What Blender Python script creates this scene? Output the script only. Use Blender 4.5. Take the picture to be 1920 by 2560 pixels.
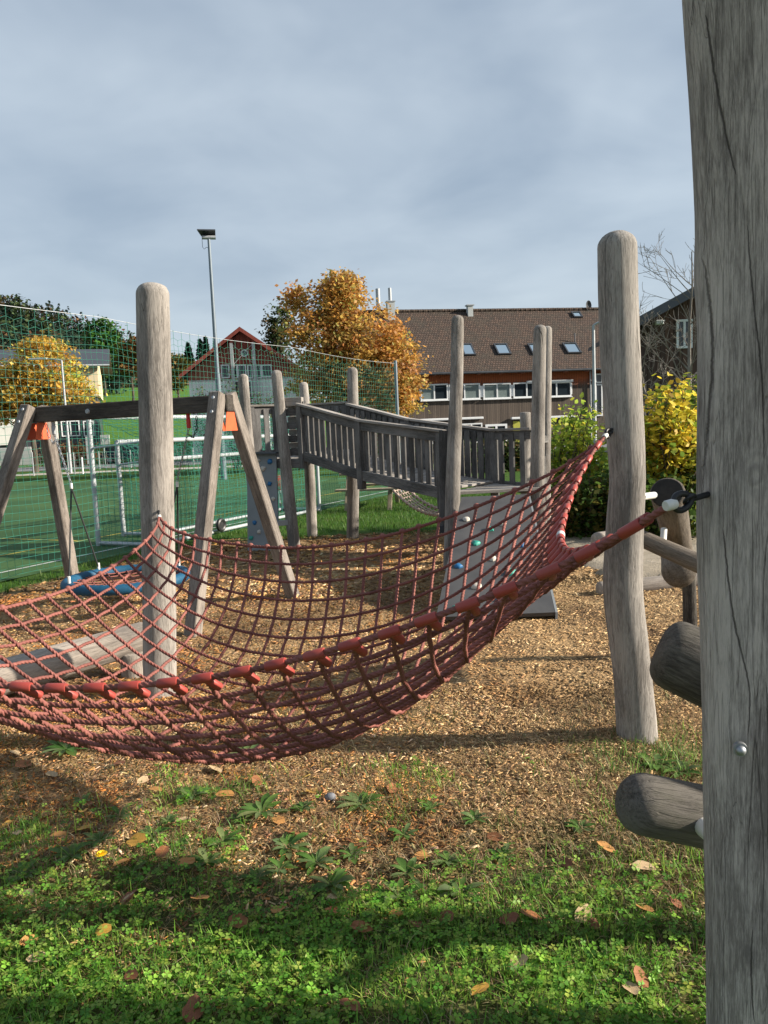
import bpy, bmesh, math, random
import numpy as np
from mathutils import Vector, Matrix

R = math.radians
random.seed(7)
rng = np.random.default_rng(7)
scene = bpy.context.scene
for o in list(bpy.data.objects):
    bpy.data.objects.remove(o, do_unlink=True)
col = scene.collection

# ------------------------------------------------------------------ camera
F, PITCH, ROLL, EYE = 1900.0, R(6.0), R(2.4), 1.6
cam_data = bpy.data.cameras.new('camera')
cam_data.sensor_fit = 'VERTICAL'
cam_data.sensor_height = 36.0
cam_data.lens = F / 2560.0 * 36.0
cam_data.clip_start = 0.05
cam_data.clip_end = 3000.0
cam = bpy.data.objects.new('camera', cam_data)
col.objects.link(cam)
CAM = Matrix.Translation((0, 0, EYE)) @ Matrix.Rotation(math.pi / 2 - PITCH, 4, 'X') @ Matrix.Rotation(-ROLL, 4, 'Z')
cam.matrix_world = CAM
scene.camera = cam

# ------------------------------------------------------------------ sky
SUN_AZ, SUN_EL = R(95.5), R(23.5)          # azimuth clockwise from +Y, elevation
SKY_STRENGTH = 0.08
world = bpy.data.worlds.new('World')
scene.world = world
world.use_nodes = True
wt = world.node_tree
wt.nodes.clear()
def wn(t, **kw):
    n = wt.nodes.new(t)
    for k, v in kw.items():
        setattr(n, k, v)
    return n
w_out = wn('ShaderNodeOutputWorld')
w_bg = wn('ShaderNodeBackground')
w_bg.inputs['Strength'].default_value = SKY_STRENGTH
w_sky = wn('ShaderNodeTexSky', sky_type='NISHITA', sun_disc=False)
w_sky.sun_elevation = SUN_EL
w_sky.sun_rotation = SUN_AZ
w_sky.air_density = 1.2
w_sky.dust_density = 1.5
w_tc = wn('ShaderNodeTexCoord')
w_sep = wn('ShaderNodeSeparateXYZ')
wt.links.new(w_tc.outputs['Generated'], w_sep.inputs[0])
def wmath(op, a, b=None, clamp=False):
    n = wn('ShaderNodeMath', operation=op, use_clamp=clamp)
    for i, s in enumerate((a, b)):
        if s is None:
            continue
        if isinstance(s, (int, float)):
            n.inputs[i].default_value = s
        else:
            wt.links.new(s, n.inputs[i])
    return n.outputs[0]
w_z = wmath('ADD', wmath('ABSOLUTE', w_sep.outputs[2]), 0.22)
w_cmb = wn('ShaderNodeCombineXYZ')
wt.links.new(wmath('DIVIDE', w_sep.outputs[0], w_z), w_cmb.inputs[0])
wt.links.new(wmath('DIVIDE', w_sep.outputs[1], w_z), w_cmb.inputs[1])
w_cmb.inputs[2].default_value = 0.37
def wnoise(scale, detail, dist, off):
    m = wn('ShaderNodeMapping')
    m.inputs['Location'].default_value = (off, off * 0.7, 0)
    m.inputs['Scale'].default_value = (scale * 0.9, scale, 1)
    wt.links.new(w_cmb.outputs[0], m.inputs['Vector'])
    n = wn('ShaderNodeTexNoise')
    n.inputs['Scale'].default_value = 1.0
    n.inputs['Detail'].default_value = detail
    n.inputs['Roughness'].default_value = 0.5
    n.inputs['Distortion'].default_value = dist
    wt.links.new(m.outputs[0], n.inputs['Vector'])
    return n.outputs['Fac']
w_n = wmath('ADD', wmath('MULTIPLY', wnoise(0.9, 4.0, 0.5, 3.1), 0.6), wmath('MULTIPLY', wnoise(2.6, 4.0, 0.3, 8.3), 0.4))
w_ramp = wn('ShaderNodeValToRGB')
wt.links.new(w_n, w_ramp.inputs[0])
k = 1.0 / SKY_STRENGTH
el = w_ramp.color_ramp.elements
el[0].position, el[1].position = 0.40, 0.61
el[0].color = (0.160 * k, 0.203 * k, 0.262 * k, 1)
el[1].color = (0.295 * k, 0.340 * k, 0.388 * k, 1)
w_mix = wn('ShaderNodeMix', data_type='RGBA')
w_mix.inputs[0].default_value = 0.80
wt.links.new(w_sky.outputs[0], w_mix.inputs[6])
w_hz = wn('ShaderNodeMix', data_type='RGBA')           # cloud deck thins and brightens towards the horizon
w_hz.inputs[7].default_value = (0.335 * k, 0.385 * k, 0.440 * k, 1)
w_fh = wn('ShaderNodeMapRange')
w_fh.inputs['From Min'].default_value, w_fh.inputs['From Max'].default_value, w_fh.inputs['To Min'].default_value, w_fh.inputs['To Max'].default_value = 0.0, 0.38, 0.75, 0.0
wt.links.new(w_sep.outputs[2], w_fh.inputs['Value'])
wt.links.new(w_fh.outputs[0], w_hz.inputs[0])
wt.links.new(w_ramp.outputs[0], w_hz.inputs[6])
wt.links.new(w_hz.outputs[2], w_mix.inputs[7])
wt.links.new(w_mix.outputs[2], w_bg.inputs['Color'])
wt.links.new(w_bg.outputs[0], w_out.inputs['Surface'])

# ------------------------------------------------------------------ sun
sun_data = bpy.data.lights.new('sun', 'SUN')
sun_data.energy = 5.0
sun_data.angle = R(1.0)
sun_data.color = (1.0, 0.90, 0.76)
sun = bpy.data.objects.new('sun', sun_data)
col.objects.link(sun)
sdir = Vector((math.sin(SUN_AZ) * math.cos(SUN_EL), math.cos(SUN_AZ) * math.cos(SUN_EL), math.sin(SUN_EL)))
sun.rotation_euler = sdir.to_track_quat('Z', 'Y').to_euler()
sun.location = sdir * 60

scene.view_settings.view_transform = 'Standard'
scene.view_settings.look = 'None'
scene.view_settings.exposure = 0.98
scene.view_settings.gamma = 1.0
scene.view_settings.use_curve_mapping = False
scene.render.engine = 'CYCLES'
scene.cycles.max_bounces = 6
scene.cycles.transparent_max_bounces = 8

# ------------------------------------------------------------------ layout helpers (photo pixel -> point in the place)
C3 = CAM.to_3x3()
def ray(px, py):
    return (C3 @ Vector(((px - 960) / F, -(py - 1280) / F, -1.0)))
def at(px, py, y):
    d = ray(px, py)
    return Vector((0, 0, EYE)) + d * (y / d.y)
def G(px, py, z=0.0):
    d = ray(px, py)
    return Vector((0, 0, EYE)) + d * ((z - EYE) / d.z)
def on_plane(px, py, p0, n):
    d = ray(px, py)
    o = Vector((0, 0, EYE))
    return o + d * ((Vector(p0) - o).dot(n) / d.dot(n))
def px_per_m(y):
    return F / y

# ------------------------------------------------------------------ numpy value noise
def _hash(ix, iy, seed):
    h = (ix * 374761393 + iy * 668265263 + seed * 974711) & 0x7fffffff
    h = ((h ^ (h >> 13)) * 1274126177) & 0x7fffffff
    return ((h ^ (h >> 16)) & 0xffff) / 65535.0
def vn(x, y, seed=0):
    x = np.asarray(x, float); y = np.asarray(y, float)
    ix = np.floor(x).astype(np.int64); iy = np.floor(y).astype(np.int64)
    fx = x - ix; fy = y - iy
    fx = fx * fx * (3 - 2 * fx); fy = fy * fy * (3 - 2 * fy)
    a = _hash(ix, iy, seed); b = _hash(ix + 1, iy, seed)
    c = _hash(ix, iy + 1, seed); d = _hash(ix + 1, iy + 1, seed)
    return (a * (1 - fx) + b * fx) * (1 - fy) + (c * (1 - fx) + d * fx) * fy
def fbm(x, y, seed=0, oct=3):
    s = 0; a = 0.5; t = 0
    for i in range(oct):
        s = s + a * vn(x * 2 ** i, y * 2 ** i, seed + i * 17); t += a; a *= 0.5
    return s / t
def sstep(a, b, x):
    t = np.clip((np.asarray(x, float) - a) / (b - a), 0, 1)
    return t * t * (3 - 2 * t)

# ------------------------------------------------------------------ material helpers
class NT:
    def __init__(s, name):
        s.m = bpy.data.materials.new(name)
        s.m.use_nodes = True
        s.t = s.m.node_tree
        s.t.nodes.clear()
        s.out = s.t.nodes.new('ShaderNodeOutputMaterial')
        s.b = s.t.nodes.new('ShaderNodeBsdfPrincipled')
        s.t.links.new(s.b.outputs[0], s.out.inputs['Surface'])
    def link(s, a, b):
        s.t.links.new(a, b)
    def put(s, inp, v):
        if v is None:
            return
        if isinstance(v, bpy.types.NodeSocket):
            s.t.links.new(v, inp)
        else:
            if isinstance(v, (tuple, list)) and inp.type == 'RGBA' and len(v) == 3:
                v = (*v, 1)
            inp.default_value = v
    def node(s, typ, ins=None, **kw):
        n = s.t.nodes.new(typ)
        for k, v in kw.items():
            setattr(n, k, v)
        for k, v in (ins or {}).items():
            s.put(n.inputs[k], v)
        return n
    def math(s, op, a, b=None, c=None, clamp=False):
        n = s.node('ShaderNodeMath', operation=op, use_clamp=clamp)
        for i, v in enumerate((a, b, c)):
            s.put(n.inputs[i], v)
        return n.outputs[0]
    def mix(s, f, a, b, blend='MIX'):
        n = s.node('ShaderNodeMix', data_type='RGBA', blend_type=blend)
        s.put(n.inputs[0], f); s.put(n.inputs[6], a); s.put(n.inputs[7], b)
        return n.outputs[2]
    def noise(s, vec, scale, detail=3, rough=0.55, dist=0.0):
        n = s.node('ShaderNodeTexNoise', {'Vector': vec, 'Scale': scale, 'Detail': detail, 'Roughness': rough, 'Distortion': dist})
        return n.outputs['Fac']
    def rng(s, v, a, b, c=0.0, d=1.0, smooth=False):
        n = s.node('ShaderNodeMapRange', {'Value': v, 'From Min': a, 'From Max': b, 'To Min': c, 'To Max': d})
        if smooth:
            n.interpolation_type = 'SMOOTHSTEP'
        return n.outputs[0]
    def mapping(s, vec, scale=(1, 1, 1), loc=(0, 0, 0), rot=(0, 0, 0)):
        return s.node('ShaderNodeMapping', {'Vector': vec, 'Scale': scale, 'Location': loc, 'Rotation': rot}).outputs[0]
    def coords(s, rand=True):
        tc = s.node('ShaderNodeTexCoord').outputs['Object']
        if not rand:
            return tc
        oi = s.node('ShaderNodeObjectInfo').outputs['Random']
        off = s.node('ShaderNodeCombineXYZ', {0: s.math('MULTIPLY', oi, 31.0), 1: s.math('MULTIPLY', oi, 17.0), 2: s.math('MULTIPLY', oi, 53.0)}).outputs[0]
        return s.node('ShaderNodeVectorMath', {0: tc, 1: off}, operation='ADD').outputs[0]
    def rand(s):
        return s.node('ShaderNodeObjectInfo').outputs['Random']
    def bump(s, h, strength=0.5, dist=0.01):
        n = s.node('ShaderNodeBump', {'Height': h, 'Strength': strength, 'Distance': dist})
        s.link(n.outputs[0], s.b.inputs['Normal'])
    def fin(s, color=None, rough=0.7, metal=None, spec=None):
        s.put(s.b.inputs['Base Color'], color)
        s.put(s.b.inputs['Roughness'], rough)
        if metal is not None:
            s.put(s.b.inputs['Metallic'], metal)
        if spec is not None:
            s.put(s.b.inputs['Specular IOR Level'], spec)
        return s.m

def plain(name, c, rough=0.6, metal=0.0, var=0.12, nscale=18.0, bump=0.0, spec=0.4, dirt=None):
    t = NT(name)
    v = t.coords()
    n = t.noise(v, nscale, 4, 0.6)
    f = t.rng(n, 0.3, 0.7, 1 - var, 1 + var)
    cc = t.mix(1.0, (*c, 1), t.node('ShaderNodeCombineColor', {0: f, 1: f, 2: f}).outputs[0], 'MULTIPLY')
    if dirt:
        d = t.rng(t.noise(v, nscale * 0.25, 5, 0.65), 0.50, 0.72)
        cc = t.mix(t.math('MULTIPLY', d, 0.7), cc, (*dirt, 1))
    if bump:
        t.bump(n, bump, 0.004)
    return t.fin(cc, t.rng(n, 0.3, 0.7, rough * 0.9, min(1, rough * 1.1)), metal, spec)

def wood(name, light, dark, bump=0.6, grain=1.0, crack=1.0, moss=0.0, knots=(), blotch=0.5, stain=None, fine=0.12, cracks=()):
    """weathered timber; the grain runs along the object's own Z"""
    t = NT(name)
    v = t.coords(rand=not knots)
    w = t.noise(t.mapping(v, (3.0, 3.0, 1.6)), 1.0, 2)
    wob = t.node('ShaderNodeVectorMath', {0: t.node('ShaderNodeCombineXYZ', {0: w, 1: w, 2: 0.0}).outputs[0], 'Scale': 0.05}, operation='SCALE').outputs[0]
    v2 = t.node('ShaderNodeVectorMath', {0: v, 1: wob}, operation='ADD').outputs[0]
    kmask = None
    kring = None
    for (kx, ky, kz, kr) in knots:
        dv = t.node('ShaderNodeVectorMath', {0: v, 1: (kx, ky, kz)}, operation='SUBTRACT').outputs[0]
        dv = t.mapping(dv, (1.0, 1.0, 0.62))
        ln = t.node('ShaderNodeVectorMath', {0: dv}, operation='LENGTH').outputs['Value']
        wv = t.math('ADD', ln, t.math('MULTIPLY', t.noise(v, 14.0, 3), 0.05))
        m = t.rng(wv, kr, kr * 0.25, 0, 1, True)
        ring = t.math('SINE', t.math('MULTIPLY', wv, 380.0))
        ring = t.math('MULTIPLY', t.rng(ring, -1, 1, 0.2, 1.0), m)
        kmask = m if kmask is None else t.math('MAXIMUM', kmask, m)
        kring = ring if kring is None else t.math('ADD', kring, ring)
    g1 = t.noise(t.mapping(v2, (40 * grain, 40 * grain, 2.2)), 1.0, 6, 0.72)
    g2 = t.noise(t.mapping(v2, (105 * grain, 105 * grain, 12.0)), 1.0, 5, 0.8)
    big = t.noise(t.mapping(v, (5, 5, 1.7)), 1.0, 3)
    g3 = t.noise(t.mapping(v2, (260 * grain, 260 * grain, 26.0)), 1.0, 3, 0.7)
    g = t.math('ADD', t.math('ADD', t.math('MULTIPLY', g1, 0.34), t.math('MULTIPLY', g2, 0.40)), t.math('MULTIPLY', g3, 0.26))
    g = t.math('ADD', g, t.math('MULTIPLY', t.math('SUBTRACT', big, 0.5), blotch))
    f = t.rng(g, 0.41, 0.59)
    c = t.mix(f, (*dark, 1), (*light, 1))
    # long drying cracks: contour lines of a noise stretched along the grain
    cn = t.noise(t.mapping(v2, (8.0, 8.0, 0.16)), 1.0, 0.6, 0.5)
    ca = t.math('ABSOLUTE', t.math('SUBTRACT', cn, 0.5))
    cw = t.rng(t.noise(t.mapping(v, (3, 3, 2.0), (5, 1, 2)), 1.0, 2), 0.52, 0.66, 0.0, 0.006 * crack)
    cm = t.math('SUBTRACT', 1.0, t.math('DIVIDE', ca, t.math('ADD', cw, 0.0005)), clamp=True)
    cn2 = t.noise(t.mapping(v2, (60.0, 60.0, 1.6), (3, 7, 1)), 1.0, 1, 0.5)
    cm2 = t.math('MULTIPLY', t.rng(t.math('ABSOLUTE', t.math('SUBTRACT', cn2, 0.5)), 0.0, 0.012 * crack, 1, 0), 0.28)
    cmax = t.math('MAXIMUM', t.math('MULTIPLY', cm, 0.6 if cracks else 0.9), cm2)
    if cracks:                                # single long checks followed along the grain
        sp3 = t.node('ShaderNodeSeparateXYZ', {0: v})
        front = t.rng(sp3.outputs[1], 0.0, -0.03, 0, 1)
        wz = t.math('MULTIPLY', t.math('SUBTRACT', t.noise(t.mapping(v, (0.01, 0.01, 30)), 1.0, 3, 0.7), 0.5), 0.005)
        for path in cracks:
            zs = [p[0] for p in path]; xs = [p[1] for p in path]; z0, z1 = min(zs), max(zs); x0, x1 = min(xs) - 0.01, max(xs) + 0.01
            tz = t.rng(sp3.outputs[2], z0, z1)
            fc = t.node('ShaderNodeFloatCurve', {'Value': tz}); cu = fc.mapping.curves[0]
            pts = sorted(((z_ - z0) / (z1 - z0), (x_ - x0) / (x1 - x0)) for z_, x_ in path)
            cu.points[0].location = pts[0]; cu.points[-1].location = pts[-1]
            for q in pts[1:-1]: cu.points.new(*q)
            fc.mapping.update()
            xc = t.math('ADD', t.math('ADD', t.math('MULTIPLY', fc.outputs[0], x1 - x0), x0), wz)
            dd = t.math('ABSOLUTE', t.math('SUBTRACT', sp3.outputs[0], xc))
            tp_ = t.math('MULTIPLY', t.math('MULTIPLY', tz, t.math('SUBTRACT', 1.0, tz)), 4.0)
            wd = t.math('MULTIPLY', t.math('POWER', t.math('MAXIMUM', tp_, 0.0001), 0.4), 0.0016)
            m_ = t.math('MULTIPLY', t.math('SUBTRACT', 1.15, t.math('DIVIDE', dd, t.math('ADD', wd, 0.0001)), clamp=True), front)
            cmax = t.math('MAXIMUM', cmax, m_)
    c = t.mix(t.math('MULTIPLY', cmax, 0.75), c, (dark[0] * 0.16, dark[1] * 0.15, dark[2] * 0.15, 1))
    if kmask is not None:
        c = t.mix(t.math('MULTIPLY', kring, 0.45), c, (dark[0] * 0.55, dark[1] * 0.55, dark[2] * 0.58, 1))
    if moss > 0:
        mm = t.rng(t.noise(t.mapping(v, (7, 7, 3)), 1.0, 5, 0.7), 0.56, 0.72, 0, moss)
        c = t.mix(mm, c, (0.10, 0.11, 0.05, 1))
    if stain:
        ss = t.rng(t.noise(t.mapping(v, (6, 6, 1.2), (9, 2, 4)), 1.0, 4, 0.6), 0.48, 0.66, 0, 0.8)
        c = t.mix(ss, c, (*stain, 1))
    vv = t.rng(t.rand(), 0, 1, 1 - fine, 1 + fine)
    c = t.mix(1.0, c, t.node('ShaderNodeCombineColor', {0: vv, 1: vv, 2: vv}).outputs[0], 'MULTIPLY')
    h = t.math('SUBTRACT', t.math('ADD', t.math('MULTIPLY', g1, 0.6), t.math('MULTIPLY', g2, 0.35)), t.math('MULTIPLY', cmax, 0.8))
    if kring is not None:
        h = t.math('ADD', h, t.math('MULTIPLY', kring, 0.12))
    t.bump(h, bump, 0.012)
    t.b.inputs['Diffuse Roughness'].default_value = 0.6
    return t.fin(c, 0.85, 0.0, 0.2)

def attr_mat(name, rough=0.6, spec=0.3, trans=0.0, attr='Col', var=0.25, nscale=30.0):
    t = NT(name)
    c = t.node('ShaderNodeAttribute', attribute_name=attr).outputs['Color']
    n = t.noise(t.node('ShaderNodeTexCoord').outputs['Object'], nscale, 2)
    f = t.rng(n, 0.3, 0.7, 1 - var, 1 + var)
    c = t.mix(1.0, c, t.node('ShaderNodeCombineColor', {0: f, 1: f, 2: f}).outputs[0], 'MULTIPLY')
    t.fin(c, rough, 0.0, spec)
    if trans > 0:
        tr = t.node('ShaderNodeBsdfTranslucent', {'Color': c})
        mx = t.node('ShaderNodeMixShader', {0: trans, 1: t.b.outputs[0], 2: tr.outputs[0]})
        t.link(mx.outputs[0], t.out.inputs['Surface'])
    return t.m

# ------------------------------------------------------------------ mesh helpers
class MB:
    """collects pieces of one mesh"""
    def __init__(s):
        s.v = []; s.f = []
    def add(s, verts, faces):
        o = len(s.v)
        s.v += [tuple(p) for p in verts]
        s.f += [tuple(i + o for i in f) for f in faces]
        return s
    def box(s, c, size, rot=None):
        c = Vector(c); hx, hy, hz = size[0] / 2, size[1] / 2, size[2] / 2
        pts = [Vector((x, y, z)) for x in (-hx, hx) for y in (-hy, hy) for z in (-hz, hz)]
        if rot is not None:
            pts = [rot @ p for p in pts]
        return s.add([c + p for p in pts], [(0, 1, 3, 2), (4, 6, 7, 5), (0, 4, 5, 1), (2, 3, 7, 6), (0, 2, 6, 4), (1, 5, 7, 3)])
    def prism(s, poly, thick):
        """poly: list of points in a plane; thick: vector"""
        n = len(poly); th = Vector(thick)
        a = [Vector(p) for p in poly]; b = [p + th for p in a]
        return s.add(a + b, [tuple(range(n - 1, -1, -1)), tuple(range(n, 2 * n))] + [(i, (i + 1) % n, n + (i + 1) % n, n + i) for i in range(n)])
    def tube(s, pts, rad, n=8, caps=True):
        pts = [Vector(p) for p in pts]
        m = len(pts)
        if not isinstance(rad, (list, tuple, np.ndarray)):
            rad = [rad] * m
        vs = []; ref = None
        for i, p in enumerate(pts):
            tg = (pts[min(i + 1, m - 1)] - pts[max(i - 1, 0)])
            tg = tg.normalized() if tg.length > 1e-9 else Vector((0, 0, 1))
            if ref is None:
                ref = tg.orthogonal().normalized()
            ref = (ref - tg * ref.dot(tg))
            ref = ref.normalized() if ref.length > 1e-6 else tg.orthogonal().normalized()
            bi = tg.cross(ref)
            for k in range(n):
                a = 2 * math.pi * k / n
                vs.append(p + (ref * math.cos(a) + bi * math.sin(a)) * rad[i])
        fs = [(i * n + k, i * n + (k + 1) % n, (i + 1) * n + (k + 1) % n, (i + 1) * n + k) for i in range(m - 1) for k in range(n)]
        if caps:
            fs += [tuple(range(n - 1, -1, -1)), tuple((m - 1) * n + k for k in range(n))]
        return s.add(vs, fs)
    def cyl(s, a, b, r, r2=None, n=12):
        return s.tube([a, b], [r, r if r2 is None else r2], n)
    def torus(s, c, R0, r, M=None, n=40, k=8, wob=None):
        M = M or Matrix.Identity(3); c = Vector(c); vs = []
        for i in range(n):
            a = 2 * math.pi * i / n
            for j in range(k):
                b = 2 * math.pi * j / k
                rr = r * (1 + (wob(i, j) if wob else 0))
                vs.append(c + M @ Vector(((R0 + rr * math.cos(b)) * math.cos(a), (R0 + rr * math.cos(b)) * math.sin(a), rr * math.sin(b))))
        return s.add(vs, [(i * k + j, ((i + 1) % n) * k + j, ((i + 1) % n) * k + (j + 1) % k, i * k + (j + 1) % k) for i in range(n) for j in range(k)])
    def ball(s, c, rx, ry=None, rz=None, n=12, m=8, M=None):
        ry = ry or rx; rz = rz or rx; c = Vector(c); M = M or Matrix.Identity(3)
        vs = []
        for i in range(m + 1):
            th = math.pi * i / m
            for j in range(n):
                a = 2 * math.pi * j / n
                vs.append(c + M @ Vector((rx * math.sin(th) * math.cos(a), ry * math.sin(th) * math.sin(a), rz * math.cos(th))))
        return s.add(vs, [(i * n + j, (i + 1) * n + j, (i + 1) * n + (j + 1) % n, i * n + (j + 1) % n) for i in range(m) for j in range(n)])
    def mesh(s, name, smooth=False, bevel=0.0):
        me = bpy.data.meshes.new(name)
        me.from_pydata(s.v, [], s.f)
        if bevel > 0 or smooth:
            bm = bmesh.new(); bm.from_mesh(me)
            bmesh.ops.remove_doubles(bm, verts=bm.verts, dist=1e-6)
            if bevel > 0:
                es = [e for e in bm.edges if len(e.link_faces) == 2 and e.calc_face_angle(0) > 0.6]
                bmesh.ops.bevel(bm, geom=es, offset=bevel, segments=1, affect='EDGES')
            bm.normal_update()
            bm.to_mesh(me); bm.free()
        if smooth:
            me.polygons.foreach_set('use_smooth', [True] * len(me.polygons))
            me.set_sharp_from_angle(angle=R(42))
        me.update()
        return me

def np_mesh(name, V, Fq, colors=None, smooth=False):
    """V (n,3), Fq (m,k) with a constant k; colors (n,3) per vertex"""
    me = bpy.data.meshes.new(name)
    V = np.ascontiguousarray(V, dtype=np.float32); Fq = np.ascontiguousarray(Fq, dtype=np.int32)
    n, (m, k) = len(V), Fq.shape
    me.vertices.add(n); me.vertices.foreach_set('co', V.ravel())
    me.loops.add(m * k); me.loops.foreach_set('vertex_index', Fq.ravel())
    me.polygons.add(m)
    me.polygons.foreach_set('loop_start', np.arange(0, m * k, k, dtype=np.int32))
    if smooth:
        me.polygons.foreach_set('use_smooth', np.ones(m, dtype=bool))
    me.update(calc_edges=True)
    if colors is not None:
        ca = me.color_attributes.new('Col', 'FLOAT_COLOR', 'POINT')
        ca.data.foreach_set('color', np.concatenate([colors, np.ones((n, 1))], 1).astype(np.float32).ravel())
    return me

WM = {}
def link(name, data, parent=None, M=None):
    o = bpy.data.objects.new(name, data)
    col.objects.link(o)
    M = M if M is not None else Matrix.Identity(4)
    if parent is not None:
        o.parent = parent
        o.matrix_local = WM[parent.name].inverted() @ M
    else:
        o.matrix_world = M
        o.matrix_local = M
    WM[o.name] = M
    return o
def tag(o, label=None, cat=None, group=None, kind=None):
    if label: o['label'] = label
    if cat: o['category'] = cat
    if group: o['group'] = group
    if kind: o['kind'] = kind
    return o
def thing(name, label, cat, loc=(0, 0, 0), rotz=0.0, group=None):
    o = link(name, None, None, Matrix.Translation(Vector(loc)) @ Matrix.Rotation(rotz, 4, 'Z'))
    o.empty_display_size = 0.2
    return tag(o, label, cat, group)
def part(name, me, mat, parent=None, M=None, local=False):
    """M: world matrix of the piece (or, with local=True, its matrix in the parent's frame)"""
    if local and parent is not None:
        M = WM[parent.name] @ (M if M is not None else Matrix.Identity(4))
    o = link(name, me, parent, M)
    if mat is not None and (len(me.materials) == 0):
        me.materials.append(mat)
    return o
def frame(p0, p1, side=None):
    """matrix with Z along p0->p1, X along side (roughly), origin p0"""
    p0 = Vector(p0); z = (Vector(p1) - p0).normalized()
    sd = Vector(side) if side is not None else z.orthogonal()
    x = (sd - z * sd.dot(z))
    x = x.normalized() if x.length > 1e-6 else z.orthogonal().normalized()
    y = z.cross(x)
    M = Matrix.Identity(4)
    for i in range(3):
        M[i][0], M[i][1], M[i][2], M[i][3] = x[i], y[i], z[i], p0[i]
    return M
_bcache = {}
def board_mesh(w, t, L, bev=0.004):
    key = (round(w, 3), round(t, 3), round(L, 2), bev)
    if key not in _bcache:
        _bcache[key] = MB().box((0, 0, key[2] / 2), (w, t, key[2])).mesh('board', bevel=bev)
    return _bcache[key]
def board(name, p0, p1, w, t, side, mat, parent, bev=0.004):
    L = (Vector(p1) - Vector(p0)).length
    me = board_mesh(w, t, L, bev)
    o = part(name, me, None, parent, frame(p0, p1, side))
    if len(me.materials) == 0:
        me.materials.append(mat)
    elif me.materials[0] != mat:
        me = me.copy(); me.materials.clear(); me.materials.append(mat); o.data = me
    return o

def prisms(P0, P1, r, n=3):
    """many thin straight bars at once -> V, F"""
    P0 = np.asarray(P0, float); P1 = np.asarray(P1, float)
    d = P1 - P0; d /= np.maximum(np.linalg.norm(d, axis=1, keepdims=True), 1e-9)
    ref = np.where(np.abs(d[:, 2:3]) > 0.9, np.array([[1.0, 0, 0]]), np.array([[0, 0, 1.0]]))
    a = np.cross(d, ref); a /= np.linalg.norm(a, axis=1, keepdims=True); b = np.cross(d, a)
    rr = np.broadcast_to(np.asarray(r, float).reshape(-1, 1), (len(P0), 1))
    ring = [(a * math.cos(2 * math.pi * k / n) + b * math.sin(2 * math.pi * k / n)) * rr for k in range(n)]
    V = np.stack([P0 + q for q in ring] + [P1 + q for q in ring], 1).reshape(-1, 3)
    base = np.arange(len(P0))[:, None] * (2 * n)
    Fq = np.concatenate([base + np.array([[k, (k + 1) % n, n + (k + 1) % n, n + k]]) for k in range(n)], 0)
    return V, Fq

def rand_rot(n, tilt=1.0, yaw=None, up=None):
    """n rotation matrices; tilt = spread of the normal away from +Z (radians)"""
    yaw = rng.uniform(0, 2 * math.pi, n) if yaw is None else yaw
    th = np.abs(rng.normal(0, tilt, n)); ph = rng.uniform(0, 2 * math.pi, n)
    cz, sz = np.cos(yaw), np.sin(yaw)
    Z = np.zeros(n); O = np.ones(n)
    Rz = np.stack([np.stack([cz, -sz, Z], 1), np.stack([sz, cz, Z], 1), np.stack([Z, Z, O], 1)], 1)
    ax = np.stack([np.cos(ph), np.sin(ph), Z], 1)
    K = np.stack([np.stack([Z, -ax[:, 2], ax[:, 1]], 1), np.stack([ax[:, 2], Z, -ax[:, 0]], 1), np.stack([-ax[:, 1], ax[:, 0], Z], 1)], 1)
    I = np.eye(3)[None]
    Rt = I + np.sin(th)[:, None, None] * K + (1 - np.cos(th))[:, None, None] * (K @ K)
    return Rt @ Rz
def scatter(tmpl_v, tmpl_f, pos, rot, size, colors=None):
    """copies of a small template; size (n,) or (n,3)"""
    T = np.asarray(tmpl_v, float); n = len(pos); k = len(T)
    size = np.asarray(size, float)
    if size.ndim == 1:
        size = size[:, None].repeat(3, 1)
    V = np.einsum('nij,nkj->nki', rot, T[None] * size[:, None, :]) + np.asarray(pos)[:, None, :]
    Fq = (np.arange(n)[:, None, None] * k + np.asarray(tmpl_f)[None]).reshape(-1, np.asarray(tmpl_f).shape[1])
    C = None if colors is None else np.repeat(colors, k, 0)
    return V.reshape(-1, 3), Fq, C
def merge(parts):
    Vs, Fs, Cs, o = [], [], [], 0
    for V, Fq, C in parts:
        Vs.append(V); Fs.append(Fq + o); Cs.append(C); o += len(V)
    return np.concatenate(Vs), np.concatenate(Fs), np.concatenate(Cs)
def palette(cols, n, jitter=0.15, w=None):
    cols = np.asarray(cols, float)
    idx = rng.choice(len(cols), n, p=w)
    return np.clip(cols[idx] * (1 + rng.normal(0, jitter, (n, 1))) * (1 + rng.normal(0, jitter * 0.35, (n, 3))), 0.004, 0.95)
LEAF_V = [(-0.5, 0, 0.0), (0, -0.32, -0.05), (0.5, 0, -0.1), (0, 0.32, -0.05)]
LEAF_F = [(0, 1, 2, 3)]
# ================================================================== materials
M_POST = wood('weathered_post', (0.43, 0.395, 0.36), (0.18, 0.163, 0.147), 0.95, 1.0, 1.0)
M_RAIL = wood('grey_rail_timber', (0.20, 0.193, 0.187), (0.07, 0.068, 0.066), 0.6, 1.4, 0.8, fine=0.22)
M_DECK = wood('deck_board', (0.42, 0.39, 0.36), (0.22, 0.20, 0.18), 0.5, 1.4, 0.5, fine=0.2)
M_BEAM = wood('dark_swing_beam', (0.13, 0.115, 0.10), (0.045, 0.04, 0.036), 0.7, 1.2, 1.2, moss=0.4)
M_LEG = wood('swing_leg_timber', (0.34, 0.30, 0.265), (0.12, 0.104, 0.09), 0.8, 1.2, 1.4)
M_LOG = wood('grey_log', (0.42, 0.37, 0.32), (0.20, 0.175, 0.155), 0.8, 0.9, 1.2)
M_LOGDARK = wood('dark_log', (0.17, 0.155, 0.135), (0.035, 0.031, 0.027), 0.9, 0.8, 1.5, moss=0.25, stain=(0.16, 0.15, 0.12))
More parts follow.
